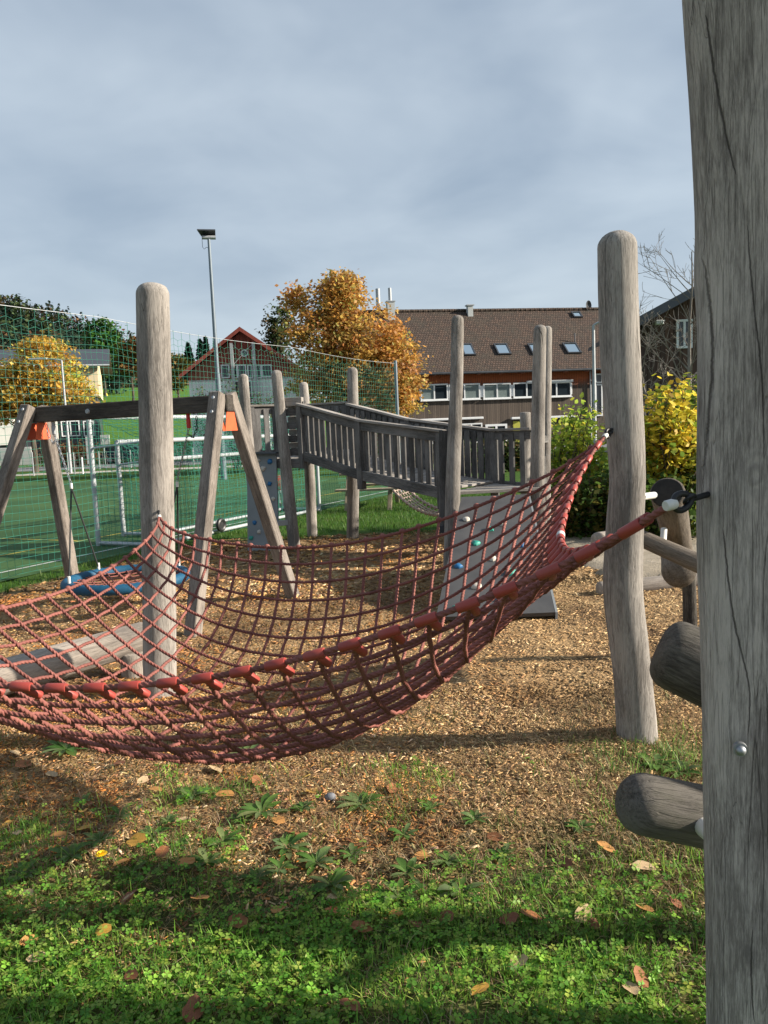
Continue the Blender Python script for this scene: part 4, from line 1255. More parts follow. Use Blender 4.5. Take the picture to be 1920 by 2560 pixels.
# ================================================================== portable goals behind the net
def goal(name, label, p, q, h, depth, mat_net, cell=0.12):
    """front frame from p to q, back frame towards the pitch"""
    p = Vector(p); q = Vector(q); d = (q - p).normalized(); nrm = Vector((-d.y, d.x, 0))
    if nrm.dot(FN) > 0: nrm = -nrm
    up = Vector((0, 0, 1)); g = thing(name, label, 'goal', (p + q) / 2, 0)
    def bar(nm, a, b, r=0.04):
        mb = MB(); mb.tube([a, b], r, 10); return part(nm, mb.mesh(nm, True), M_ALU, g)
    bar('upright', p, p + up * h); bar('upright', q, q + up * h); bar('crossbar', p + up * h, q + up * h)
    hb = h * 0.80
    pb_, qb_ = p + nrm * depth, q + nrm * depth
    bar('back_upright', pb_, pb_ + up * hb, 0.035); bar('back_upright', qb_, qb_ + up * hb, 0.035); bar('back_bar', pb_ + up * hb, qb_ + up * hb, 0.035)
    bar('ground_bar', p + up * 0.05, pb_ + up * 0.05, 0.03); bar('ground_bar', q + up * 0.05, qb_ + up * 0.05, 0.03); bar('ground_bar', pb_ + up * 0.05, qb_ + up * 0.05, 0.03)
    bar('brace', p + up * h * 0.76, pb_ + up * hb, 0.018); bar('brace', q + up * h * 0.76, qb_ + up * hb, 0.018)
    P0, P1 = [], []
    def web(a, b, c_, e_):
        """quad a-b (top) c-e (bottom)"""
        nu = max(2, int((b - a).length / cell)); nv_ = max(2, int((c_ - a).length / cell))
        grid = [[a.lerp(b, i / nu).lerp(c_.lerp(e_, i / nu), j / nv_) + nrm * 0.07 * math.sin(math.pi * i / nu) * math.sin(math.pi * j / nv_) + Vector((0, 0, random.uniform(-0.015, 0.015))) for i in range(nu + 1)] for j in range(nv_ + 1)]
        for j in range(nv_ + 1):
            for i in range(nu + 1):
                if i < nu: P0.append(grid[j][i]); P1.append(grid[j][i + 1])
                if j < nv_: P0.append(grid[j][i]); P1.append(grid[j + 1][i])
    web(pb_ + up * hb, qb_ + up * hb, pb_, qb_); web(p + up * h, pb_ + up * hb, p, pb_); web(q + up * h, qb_ + up * hb, q, qb_); web(p + up * h, q + up * h, pb_ + up * hb, qb_ + up * hb)
    V_, F_ = prisms(np.array([tuple(x) for x in P0]), np.array([tuple(x) for x in P1]), 0.0035, 3)
    tag(part('goal_netting', np_mesh('goal_netting', V_, F_), mat_net, g), kind='stuff')
    mb = MB(); wp = p + (q - p) * 0.30 + nrm * (depth + 0.1) + up * 0.16
    mb.torus(wp, 0.085, 0.035, frame(wp, wp + nrm).to_3x3(), 24, 8); mb.cyl(wp - nrm * 0.02, wp + nrm * 0.02, 0.07, n=16)
    part('wheel', mb.mesh('wheel', True), M_BLACK, g)
    return g
gp = G(247, 1365); gq = gp + FD * 5.0
goal('football_goal', 'big white framed football goal with green net behind the swing', gp, gq, 2.02, 1.15, M_NETD)
gp2 = G(310, 1341); gq2 = gp2 + FD * 4.0
goal('football_goal', 'lower white goal nested inside the big goal', gp2, gq2, 1.62, 0.7, M_NET, 0.10)
# a red cushion on a white stand on the pitch edge, seen past the climbing panel
rp = G(706, 1275); st = thing('marker_stand', 'red cushion on a white folding stand beside the climbing panel', 'stand', rp)
for dx in (-0.05, 0.22):
    mb = MB(); mb.cyl(rp + Vector((dx, 0, 0)), rp + Vector((-0.06, 0.05, 0.45)), 0.022, n=8); part('leg', mb.mesh('leg', True), M_ALU, st)
mb = MB(); mb.ball(rp + Vector((-0.05, 0.05, 0.60)), 0.13, 0.11, 0.17, 12, 8); part('cushion', mb.mesh('cushion', True), M_RED, st)

# ================================================================== floodlight mast and lamps
mx = at(556, 1130, 30.0)
ml = thing('floodlight_mast', 'tall grey floodlight mast rising beside the gabled house', 'floodlight', (mx.x, mx.y, 0))
topm = at(526, 598, 30.0)
base_m = Vector((mx.x, mx.y, 0)); top_v = Vector((mx.x, mx.y, topm.z))
mb = MB(); mb.tube([base_m, base_m.lerp(top_v, 0.45), base_m.lerp(top_v, 0.451), top_v], [0.12, 0.10, 0.085, 0.055], 14)
part('pole', mb.mesh('pole', True), M_MAST, ml)
hd = top_v + Vector((-0.02, 0, -0.03)); Rm = Matrix.Rotation(R(12), 3, 'Z') @ Matrix.Rotation(R(-20), 3, 'X')
mb = MB(); mb.prism([hd + Rm @ Vector(p) for p in [(-0.40, -0.30, 0.22), (0.28, -0.30, 0.22), (0.28, 0.20, 0.30), (-0.26, 0.20, 0.30)]], Rm @ Vector((0, 0, 0.05)))
mb.prism([hd + Rm @ Vector(p) for p in [(-0.24, 0.0, 0.06), (0.28, 0.0, 0.06), (0.28, 0.16, 0.28), (-0.24, 0.16, 0.28)]], Rm @ Vector((0, 0.05, 0)))
part('lamp_housing', mb.mesh('lamp_housing'), M_DARKMETAL, ml)
mb = MB(); mb.cyl(hd + Rm @ Vector((-0.22, -0.02, 0.10)), hd + Rm @ Vector((0.28, -0.02, 0.10)), 0.075, n=14)
part('ballast', mb.mesh('ballast', True), M_STEELDULL, ml)
mb = MB(); mb.tube([hd + Vector(p) for p in [(-0.24, 0, 0.06), (-0.24, 0, -0.25), (-0.18, 0, -0.33), (-0.10, 0, -0.27), (0.0, 0, -0.28)]], 0.009, 5)
part('cable', mb.mesh('cable', True), M_BLACK, ml)

def street_lamp(label, px, pb_y, y, pt_y, arm):
    b = at(px, pb_y, y); b.z = float(hz(b.x, b.y)) - 0.1; t_ = at(px, pt_y, y); top = Vector((b.x, b.y, t_.z))
    o = thing('street_lamp', label, 'street lamp', b)
    mb = MB(); mb.tube([b, top], [0.085, 0.055], 10); part('pole', mb.mesh('pole', True), M_STEELDULL, o)
    mb = MB(); mb.tube([top, top + Vector((arm * 0.3, 0, 0.08)), top + Vector((arm * 0.62, 0, 0.12))], 0.04, 8); part('arm', mb.mesh('arm', True), M_STEELDULL, o)
    mb = MB(); mb.box(top + Vector((arm, 0, 0.13)), (abs(arm) * 0.8, 0.24, 0.09)); part('lamp_head', mb.mesh('lamp_head', bevel=0.02), M_ALU, o)
    return o
street_lamp('slim grey street lamp in front of the yellow autumn tree', 176, 1165, 43.5, 900, -1.3)
street_lamp('thin lamp pole in front of the long house, right end', 1487, 1100, 30.0, 813, 0.5)
# ================================================================== buildings
def clad(name, c_hi, c_lo, width=0.13, groove=0.9, rough=0.8, grad=None):
    """vertical boarding seen from afar: boards and joints in the house's own frame"""
    t = NT(name)
    v = t.node('ShaderNodeTexCoord').outputs['Object']
    sp_ = t.node('ShaderNodeSeparateXYZ', {0: v})
    u = t.math('DIVIDE', sp_.outputs[0], width)
    fr = t.math('FRACT', u); cell = t.math('FLOOR', u)
    rnd = t.node('ShaderNodeTexWhiteNoise', {'W': cell}, noise_dimensions='1D').outputs['Value']
    st = t.noise(t.mapping(v, (9, 9, 0.5)), 1.0, 4, 0.65)
    f = t.math('ADD', t.math('MULTIPLY', rnd, 0.5), t.math('MULTIPLY', st, 0.6))
    c = t.mix(t.rng(f, 0.25, 0.85), (*c_lo, 1), (*c_hi, 1))
    if grad:
        z0, z1, gc = grad
        w_ = t.math('ADD', sp_.outputs[2], t.math('MULTIPLY', t.math('SUBTRACT', st, 0.5), 1.6))
        c = t.mix(t.rng(w_, z0, z1, 0, 1), c, (*gc, 1))
    j = t.rng(t.math('ABSOLUTE', t.math('SUBTRACT', fr, 0.5)), 0.40, 0.48, 0, groove)
    c = t.mix(j, c, (c_lo[0] * 0.25, c_lo[1] * 0.25, c_lo[2] * 0.25, 1))
    t.bump(t.math('SUBTRACT', 1.0, j), 0.6, 0.03)
    return t.fin(c, rough, 0, 0.2)
def tile_mat(name, a, b, c3, du=0.20, dv=0.25):
    t = NT(name)
    v = t.node('ShaderNodeTexCoord').outputs['Object']
    br_ = t.node('ShaderNodeTexBrick', {'Vector': v, 'Color1': (*a, 1), 'Color2': (*b, 1), 'Mortar': (a[0] * 0.25, a[1] * 0.25, a[2] * 0.25, 1), 'Scale': 1.0, 'Mortar Size': 0.028, 'Brick Width': du, 'Row Height': dv, 'Bias': 0.0})
    n = t.noise(v, 0.8, 4, 0.65)
    c = t.mix(t.rng(n, 0.45, 0.7, 0, 0.6), br_.outputs['Color'], (*c3, 1))
    n2_ = t.rng(t.noise(t.mapping(v, (5.5, 9.0, 1)), 1.0, 3, 0.8), 0.3, 0.7, 0.45, 1.55)
    c = t.mix(1.0, c, t.node('ShaderNodeCombineColor', {0: n2_, 1: n2_, 2: n2_}).outputs[0], 'MULTIPLY')
    sp_ = t.node('ShaderNodeSeparateXYZ', {0: v})
    saw = t.math('FRACT', t.math('DIVIDE', sp_.outputs[1], dv))
    t.bump(t.math('SUBTRACT', t.math('SUBTRACT', 1.0, saw), t.math('MULTIPLY', br_.outputs['Fac'], 0.6)), 0.9, 0.05)
    return t.fin(c, 0.85, 0, 0.2)
M_CLADBROWN = clad('weathered_brown_boarding', (0.125, 0.10, 0.082), (0.065, 0.053, 0.046), 0.14, 0.9, grad=(4.4, 5.1, (0.34, 0.095, 0.038)))
M_TILES = tile_mat('brown_roof_tiles', (0.118, 0.080, 0.062), (0.068, 0.053, 0.046), (0.06, 0.055, 0.044))
M_REDPLANK = wood('red_stained_plank', (0.36, 0.095, 0.07), (0.25, 0.066, 0.05), 0.3, 0.6, 0.5, fine=0.15)
M_BROWNPLANK = wood('brown_stained_plank', (0.33, 0.13, 0.085), (0.23, 0.09, 0.06), 0.3, 0.6, 0.5, fine=0.15)
M_WHITEPLANK = wood('white_painted_plank', (0.82, 0.84, 0.82), (0.72, 0.75, 0.73), 0.2, 0.6, 0.3, fine=0.05)
M_PLASTER = plain('pale_yellow_plaster', (0.62, 0.52, 0.34), 0.9, 0, 0.06, 1.0, 0.1)
M_PLASTERW = plain('white_plaster', (0.66, 0.65, 0.60), 0.9, 0, 0.06, 1.0, 0.1)
M_GREY = plain('grey_column_paint', (0.40, 0.42, 0.42), 0.7, 0, 0.06, 2)
M_ROOFDARK = plain('dark_roof_covering', (0.10, 0.085, 0.085), 0.8, 0, 0.2, 2.0, 0.3)
M_CLADDARK = clad('dark_brown_boarding', (0.11, 0.065, 0.05), (0.06, 0.04, 0.034), 0.2, 0.8)
M_YELLOWPANEL = plain('yellow_green_panel', (0.36, 0.36, 0.05), 0.6)

class House:
    """a frame standing on the ground: u along the facade, v back into the house, w up"""
    def __init__(s, name, label, cat, origin, ang):
        s.root = thing(name, label, cat, origin, ang)
        s.o = Vector(origin); s.u = Vector((math.cos(ang), math.sin(ang), 0)); s.n = Vector((-math.sin(ang), math.cos(ang), 0))
    def uw(s, px, py, v=0.0):
        p = on_plane(px, py, s.o + s.n * v, s.n) - s.o
        return p.dot(s.u), p.z
    def box(s, name, c, size, mat, parent=None, rot=None, bevel=0.0):
        me = MB().box((0, 0, 0), size).mesh(name, bevel=bevel)
        return part(name, me, mat, parent or s.root, WM[s.root.name] @ Matrix.Translation(c) @ (rot or Matrix.Identity(4)))
    def mesh(s, name, mb, mat, parent=None, M=None, **kw):
        return part(name, mb.mesh(name, **kw), mat, parent or s.root, WM[s.root.name] @ (M or Matrix.Identity(4)))
    def window(s, u0, u1, w0, w1, v=0.0, panes=1, mats=None, fr=0.10, depth=0.10, sill=False, bars=0, name='window'):
        """frame with its panes set back a little; sits on the wall face at v"""
        mb = MB(); y = v - 0.03
        mb.box(((u0 + u1) / 2, y, w1 - fr / 2), (u1 - u0, depth, fr)); mb.box(((u0 + u1) / 2, y, w0 + fr / 2), (u1 - u0, depth, fr))
        xs = [u0 + fr / 2] + [u0 + (u1 - u0) * k / panes for k in range(1, panes)] + [u1 - fr / 2]
        for x in xs: mb.box((x, y, (w0 + w1) / 2), (fr, depth - 0.004, w1 - w0 - 2 * fr))
        win = s.mesh(name, mb, M_FRAME)
        edges = [u0 + fr] + [u0 + (u1 - u0) * k / panes for k in range(1, panes)] + [u1 - fr]
        for k in range(panes):
            m = (mats or [M_GLASS])[k % len(mats or [1])]
            s.box('pane', ((edges[k] + edges[k + 1]) / 2, v + 0.0, (w0 + w1) / 2), (edges[k + 1] - edges[k], 0.03, w1 - w0 - 2 * fr), m, win)
        if sill: s.box('sill', ((u0 + u1) / 2, v - 0.10, w0 - 0.03), (u1 - u0 + 0.1, 0.16, 0.05), M_FRAME, win)
        return win

# ------------------------------------------------------------------ long tiled house
ANG = R(10.9)
lo = Vector((8.4, 57.0, 0)) - Vector((math.cos(ANG), math.sin(ANG), 0)) * 10.5
L = House('long_house', 'long brown timber house with tiled roof and skylights', 'house', lo, ANG)
UL, UR, DEP = 0.0, 24.0, 11.0
_, ZE = L.uw(1300, 925, -0.7)
_, ZR = L.uw(1200, 777, DEP / 2)
L.mesh('wall', MB().box(((UL + UR) / 2, DEP / 2, (ZE - 0.1) / 2 - 0.2), (UR - UL, DEP, ZE + 0.3)), M_CLADBROWN)
# gable walls
mb = MB()
for x in (UL + 0.02, UR - 0.22):
    mb.prism([(x, 0, ZE - 0.15), (x, DEP, ZE - 0.15), (x, DEP / 2, ZR - 0.35)], (0.2, 0, 0))
L.mesh('gable_wall', mb, M_CLADBROWN)
sl = math.hypot(DEP / 2 + 0.7, ZR - ZE); ra = math.atan2(ZR - ZE, DEP / 2 + 0.7)
for nm, M_ in (('roof', Matrix.Translation((UL - 0.8, -0.7, ZE)) @ Matrix.Rotation(ra, 4, 'X')), ('roof', Matrix.Translation((UR + 0.8, DEP + 0.7, ZE)) @ Matrix.Rotation(math.pi, 4, 'Z') @ Matrix.Rotation(ra, 4, 'X'))):
    mb = MB(); W_ = UR - UL + 1.6
    mb.add([(0, 0, 0), (W_, 0, 0), (W_, sl, 0), (0, sl, 0), (0, 0, -0.18), (W_, 0, -0.18), (W_, sl, -0.18), (0, sl, -0.18)], [(0, 1, 2, 3), (7, 6, 5, 4), (0, 4, 5, 1), (1, 5, 6, 2), (2, 6, 7, 3), (3, 7, 4, 0)])
    ro = L.mesh('roof', mb, M_TILES, None, M_)
    if M_.translation.y < 1: front_roof, RM = ro, M_
rn = (Matrix.Rotation(ANG, 3, 'Z') @ Matrix.Rotation(ra, 3, 'X')) @ Vector((0, 0, 1))
rp0 = WM[L.root.name] @ RM @ Vector((0, 0, 0))
RMW = (WM[L.root.name] @ RM).inverted()
def on_roof(px, py):
    p = RMW @ on_plane(px, py, rp0, rn); return p.x, p.y
mb = MB()
for i in range(60): mb.cyl((UL - 0.8 + i * (UR - UL + 1.6) / 60, DEP / 2, ZR + 0.02), (UL - 0.8 + (i + 0.94) * (UR - UL + 1.6) / 60, DEP / 2, ZR + 0.05), 0.15, 0.13, 8)
L.mesh('ridge_tiles', mb, M_TILES)
def roof_box(name, c, size, mat, parent, bevel=0.0):
    return part(name, MB().box((0, 0, 0), size).mesh(name, bevel=bevel), mat, parent, WM[L.root.name] @ RM @ Matrix.Translation(c))
for (x0p, y0p, x1p, y1p) in [(1152, 862, 1186, 890), (1236, 862, 1275, 888), (1322, 862, 1352, 888), (1408, 860, 1450, 885), (1427, 782, 1456, 795)]:
    ua, va = on_roof((x0p + x1p) / 2 - 8, y0p); ub, vb = on_roof((x0p + x1p) / 2 + 8, y1p)
    uc = (ua + ub) / 2; w_ = (x1p - x0p) * 0.86 / F * 60
    vm, hv = (va + vb) / 2, abs(va - vb)
    mb = MB()
    for sx_ in (-1, 1): mb.box((sx_ * (w_ / 2 - 0.05), 0, 0.07), (0.10, hv, 0.16))
    for sy_ in (-1, 1): mb.box((0, sy_ * (hv / 2 - 0.05), 0.07), (w_ - 0.2, 0.10, 0.155))
    sk = part('skylight', mb.mesh('skylight'), M_DARKMETAL, L.root, WM[L.root.name] @ RM @ Matrix.Translation((uc, vm, 0)))
    roof_box('skylight_pane', (uc, vm, 0.08), (w_ - 0.2, hv - 0.2, 0.03), M_SKYPANE, sk)
# gutter, soffit
mb = MB(); mb.tube([(UL - 0.8, -0.78, ZE - 0.10), (UR + 0.8, -0.78, ZE - 0.10)], 0.085, 10); L.mesh('gutter', mb, M_DARKMETAL, smooth=True)
for i in range(14): L.box('rafter_end', (UL + 0.9 + i * 1.7, -0.35, ZE - 0.16), (0.10, 0.75, 0.14), M_BROWNPLANK)
# upper window band
def band(x0p, x1p, y0p, y1p, panes, mats, **kw):
    a_u, _ = L.uw(x0p, (y0p + y1p) / 2, -0.05); b_u, _ = L.uw(x1p, (y0p + y1p) / 2, -0.05)
    _, w1_ = L.uw((x0p + x1p) / 2, y0p, -0.05); _, w0_ = L.uw((x0p + x1p) / 2, y1p, -0.05)
    return L.window(a_u, b_u, w0_, w1_, -0.02, panes, mats, **kw)
u0_, w0_ = L.uw(1049, 1001, 0); u1_, w1_ = L.uw(1430, 956, 0)
L.mesh('window_band', MB().box(((u0_ + u1_) / 2, 0.0, (w0_ + w1_) / 2 + 0.02), (u1_ - u0_, 0.03, w1_ - w0_ - 0.12)), M_FRAME)
band(1051, 1120, 960, 1001, 2, [M_BLIND, M_GLASS], sill=True)
band(1122, 1200, 959, 999, 2, [M_GLASS, M_BLIND], sill=True)
band(1208, 1277, 958, 997, 2, [M_BLIND], sill=True)
band(1283, 1350, 956, 994, 2, [M_GLASS, M_GLASS], sill=True)
wb = band(1354, 1428, 955, 992, 2, [M_GLASS], sill=True)
u0_, _ = L.uw(1315, 952, 0); u1_, w_ = L.uw(1430, 952, 0)
L.box('shutter_box', ((u0_ + u1_) / 2, -0.12, w_), (u1_ - u0_, 0.2, 0.16), M_FRAME)
# tall glazed bay at the right
band(1488, 1506, 934, 958, 1, [M_GLASS]); band(1488, 1506, 960, 1040, 1, [M_GLASS])
# awnings and ground floor
for (x0p, x1p, yp) in [(1040, 1208, 1051), (1278, 1312, 1046), (1374, 1443, 1043)]:
    a_u, w_ = L.uw(x0p, yp, -0.2); b_u, _ = L.uw(x1p, yp, -0.2)
    L.box('awning_box', ((a_u + b_u) / 2, -0.18, w_), (b_u - a_u, 0.26, 0.17), M_FRAME, bevel=0.03)
band(1045, 1150, 1060, 1110, 3, [M_GLASS]); band(1152, 1206, 1058, 1108, 2, [M_GLASS])
band(1214, 1268, 1060, 1110, 2, [M_GLASS], fr=0.16, name='door')
a_u, w_ = L.uw(1283, 1070, -0.03); b_u, _ = L.uw(1312, 1070, -0.03)
L.box('coloured_panel', ((a_u + b_u) / 2, -0.04, w_ - 0.3), (b_u - a_u, 0.05, 1.6), M_YELLOWPANEL)
a_u, w_ = L.uw(1476, 950, -0.12)
mb = MB(); mb.cyl((a_u, -0.12, 0), (a_u, -0.12, ZE - 0.15), 0.06, n=10); L.mesh('downpipe', mb, M_STEELDULL, smooth=True)
# chimneys, vent, dish
def roof_thing(px, py_t, py_b, vback):
    u_, wt_ = L.uw(px, py_t, vback); _, wb_ = L.uw(px, py_b, vback); return u_, wt_, wb_
u_, a1, a0 = roof_thing(944, 722, 784, DEP / 2); mb = MB(); mb.cyl((u_, DEP / 2, a0 - 0.6), (u_, DEP / 2, a1), 0.17, n=14); L.mesh('flue_pipe', mb, M_STEELDULL, smooth=True)
u_, a1, a0 = roof_thing(974, 720, 786, DEP / 2 - 0.6); mb = MB(); mb.cyl((u_, DEP / 2 - 0.6, a0), (u_, DEP / 2 - 0.6, a1), 0.13, n=14); fl_ = L.mesh('flue_pipe', mb, M_STEELDULL, smooth=True)
_, a1b, _ = roof_thing(974, 756, 786, DEP / 2 - 0.6)
ch_ = L.box('chimney', (u_, DEP / 2 - 0.6, (a1b + a0) / 2 - 0.25), (0.58, 0.6, a1b - a0 + 0.6), M_GREY); L.box('chimney_cap', (u_, DEP / 2 - 0.6, a1b + 0.05), (0.7, 0.7, 0.08), M_STEELDULL, ch_)
u_, a1, a0 = roof_thing(1174, 765, 786, DEP / 2 - 0.4)
ch_ = L.box('chimney', (u_, DEP / 2 - 0.4, (a1 + a0) / 2 - 0.2), (0.42, 0.45, a1 - a0 + 0.4), M_GREY); L.box('chimney_cap', (u_, DEP / 2 - 0.4, a1 + 0.04), (0.62, 0.6, 0.08), M_STEELDULL, ch_)
u_, a1, a0 = roof_thing(1470, 752, 777, DEP / 2)
mb = MB(); rd = 0.42; c_ = Vector((u_, DEP / 2 - 0.1, (a1 + a0) / 2)); vs = [c_ + Vector((0, 0.18, 0))]; fs = []
for i in range(1, 5):
    for j in range(18):
        a = 2 * math.pi * j / 18; r_ = rd * i / 4; vs.append(c_ + Vector((math.cos(a) * r_ * 0.72, 0.18 - 0.20 * (i / 4) ** 2 + 0.25 * math.cos(a) * r_, math.sin(a) * r_)))
fs += [(0, 1 + j, 1 + (j + 1) % 18) for j in range(18)] + [(1 + (i - 1) * 18 + j, 1 + i * 18 + j, 1 + i * 18 + (j + 1) % 18, 1 + (i - 1) * 18 + (j + 1) % 18) for i in range(1, 4) for j in range(18)]
mb.add(vs, fs); dish = L.mesh('satellite_dish', mb, M_DARKMETAL, smooth=True)
mb = MB(); mb.cyl(c_ + Vector((0, 0.15, 0)), c_ + Vector((0, 0.1, -0.7)), 0.03, n=8); mb.cyl(c_ + Vector((0, 0.1, -0.3)), c_ + Vector((0.05, -0.35, 0.0)), 0.014, n=6); mb.ball(c_ + Vector((0.05, -0.35, 0.0)), 0.05)
L.mesh('dish_arm', mb, M_DARKMETAL, dish)
a_u, a_v = on_roof(1437, 857)
mb = MB(); mb.cyl((0, 0, -0.1), (0, 0, 0.75), 0.045, n=8)
part('vent_pipe', mb.mesh('vent_pipe', True), M_DARKMETAL, L.root, WM[L.root.name] @ RM @ Matrix.Translation((a_u, a_v, 0)) @ Matrix.Rotation(-ra, 4, 'X'))

# ------------------------------------------------------------------ gabled red and white house
YG = 62.0
go = at(600, 1140, YG); go.z = 0
H = House('gabled_house', 'red and white boarded house with a round gable window', 'house', (go.x, YG, 0), R(3))
ru_, rz = H.uw(600, 818, -0.4); lu, lz = H.uw(456, 930, -0.4); ru2, rz2 = H.uw(733, 908, -0.4)
slope = ((rz - lz) / (ru_ - lu) + (rz - rz2) / (ru2 - ru_)) / 2
half = max(ru_ - lu, ru2 - ru_)
wl, wsplit = H.uw(472, 953, 0); wr = ru_ + (ru_ - wl) + 0.3
H.box('core', ((wl + wr) / 2, 6.06, 2.6), (wr - wl - 0.1, 12, 5.3), M_PLASTERW)
mb = MB(); mb.prism([(wl + 0.08, 0.06, 5.2), (wr - 0.08, 0.06, 5.2), (wr - 0.08, 0.06, rz - slope * (wr - 0.1 - ru_) - 0.32), (ru_, 0.06, rz - 0.32), (wl + 0.08, 0.06, rz - slope * (ru_ - wl - 0.1) - 0.32)], (0, 11.9, 0))
H.mesh('gable_core', mb, M_ROOFDARK)
npk = 34; pw_ = (wr - wl) / npk
for i in range(npk):                                  # single vertical boards, red above, white below
    a = wl + i * pw_; b = a + pw_ * 0.95
    def top_(x): return rz - slope * abs(x - ru_) - 0.30
    mb = MB(); 
    pts_ = [(a, 0, wsplit + 0.02), (b, 0, wsplit + 0.02), (b, 0, top_(b))] + ([(ru_, 0, rz - 0.30)] if a < ru_ < b else []) + [(a, 0, top_(a))]
    mb.prism([(x, -0.025 if i % 2 else -0.045, z) for x, _, z in pts_], (0, 0.05, 0))
    H.mesh('board', mb, M_BROWNPLANK if (a < ru_ - 2.0) else M_REDPLANK)
    mb = MB(); mb.box(((a + b) / 2, 0.0 if i % 2 else -0.015, wsplit / 2 - 0.02), (b - a, 0.05, wsplit - 0.02)); H.mesh('board', mb, M_WHITEPLANK)
H.box('drip_board', ((wl + wr) / 2, -0.07, wsplit), (wr - wl, 0.06, 0.07), M_GREY)
for sg in (-1, 1):                                    # roof halves, barge boards
    e_u = ru_ + sg * (half + 0.25); ez = rz - slope * (half + 0.25)
    mb = MB(); mb.prism([(ru_, -0.75, rz), (e_u, -0.75, ez), (e_u, -0.75, ez - 0.16), (ru_, -0.75, rz - 0.16)], (0, 13.4, 0)); rf = H.mesh('roof', mb, M_ROOFDARK)
    mb = MB(); mb.prism([(ru_, -0.80, rz - 0.02), (e_u, -0.80, ez - 0.02), (e_u, -0.80, ez - 0.34), (ru_, -0.80, rz - 0.34)], (0, 0.045, 0)); H.mesh('barge_board', mb, M_REDPLANK, rf)
for (pxa, pya, pxb) in [(578, 858, 578), (633, 856, 637)]:
    uc_, wc_ = H.uw(pxa, pya, -0.5)
    H.box('column', (uc_, -0.5, wc_ / 2), (0.24, 0.24, wc_), M_GREY)
    H.box('column_head', (uc_, -0.45, wc_ + 0.2), (0.22, 0.30, 0.42), M_REDPLANK)
uc_, wc_ = H.uw(611, 883, -0.1)
mb = MB(); mb.torus((uc_, -0.08, wc_), 0.25, 0.055, Matrix.Rotation(math.pi / 2, 3, 'X'), 28, 8); rw = H.mesh('round_window', mb, M_FRAME, smooth=True)
mb = MB(); mb.cyl((uc_, -0.055, wc_), (uc_, -0.045, wc_), 0.24, n=28); H.mesh('round_pane', mb, M_GLASS, rw)
mb = MB()
a1 = H.uw(582, 862, -0.52); b1 = H.uw(632, 908, -0.52); a2 = H.uw(629, 862, -0.52); b2 = H.uw(585, 910, -0.52)
mb.cyl((a1[0], -0.5, a1[1]), (b1[0], -0.5, b1[1]), 0.02, n=6); mb.cyl((a2[0], -0.56, a2[1]), (b2[0], -0.56, b2[1]), 0.02, n=6)
H.mesh('cross_brace', mb, M_GREY)
for (x0p, x1p, y0p, y1p, p_) in [(553, 574, 912, 946, 1), (584, 594, 912, 946, 1), (594, 616, 912, 946, 1), (619, 632, 912, 946, 1), (640, 654, 912, 946, 1), (654, 680, 912, 944, 1), (588, 632, 952, 1040, 3), (686, 706, 975, 1010, 1), (515, 540, 985, 1020, 1)]:
    a = H.uw(x0p, (y0p + y1p) / 2, -0.06)[0]; b = H.uw(x1p, (y0p + y1p) / 2, -0.06)[0]; w1_ = H.uw(x0p, y0p, -0.06)[1]; w0_ = H.uw(x0p, y1p, -0.06)[1]
    H.window(a, b, w0_, w1_, -0.075, p_, [M_GLASS], 0.09, 0.10)

# ------------------------------------------------------------------ pale yellow house at the left
yo = Vector((-38.0, 68.0, 0.4)); K = House('yellow_house', 'pale yellow plastered house behind the yellow autumn tree', 'house', yo, R(18))
kr, kz = K.uw(243, 916, 0); kl = kr - 17
zb = -0.6
_, kmid = K.uw(220, 990, 0)
K.box('wall', ((kl + kr) / 2, 5, (kz + kmid) / 2), (kr - kl, 10, kz - kmid), M_PLASTER)
K.box('ground_floor', ((kl + kr) / 2, 5.4, (zb + kmid) / 2 - 0.01), (kr - kl - 0.5, 9.4, kmid - zb), M_DARKMETAL)
for (x0p, x1p) in [(-10, 40), (118, 146)]:
    a, _ = K.uw(x0p, 1040, -0.05); b, w0_ = K.uw(x1p, 1106, -0.05); _, w1_ = K.uw(x1p, 1040, -0.05)
    K.box('white_wall', ((a + b) / 2, 0.25, (w0_ + w1_) / 2 + 0.6), (b - a, 0.5, w1_ - w0_ + 1.6), M_PLASTERW)
for (x0p, x1p, y0p, y1p) in [(180, 205, 935, 972), (60, 95, 935, 975), (150, 200, 1052, 1090), (206, 236, 1052, 1090)]:
    a, w1_ = K.uw(x0p, y0p, 0); b, w0_ = K.uw(x1p, y1p, 0)
    K.window(a, b, w0_, w1_, 0.0 if y0p < 1000 else 0.66, 2, [M_GLASS])
_, rtop = K.uw(10, 852, 5)
rise = 2.0
for sg in (0, 1):
    mb = MB(); y0_ = -0.9 if sg == 0 else 10.9
    mb.prism([(kl - 0.8, y0_, kz), (kr + 1.1, y0_, kz), (kr + 1.1, 5, kz + rise), (kl - 0.8, 5, kz + rise)], (0, 0, 0.16)); K.mesh('roof', mb, M_ROOFDARK if sg else M_DARKMETAL)
mb = MB(); mb.prism([(kr - 0.15, 0.05, kz - 0.1), (kr - 0.15, 9.95, kz - 0.1), (kr - 0.15, 5, kz + rise - 0.05)], (0.12, 0, 0)); K.mesh('gable_wall', mb, M_PLASTER)
mb = MB(); mb.tube([(kl - 0.8, -0.98, kz + 0.02), (kr + 1.1, -0.98, kz + 0.02)], 0.09, 8); K.mesh('gutter', mb, M_ALU, smooth=True)

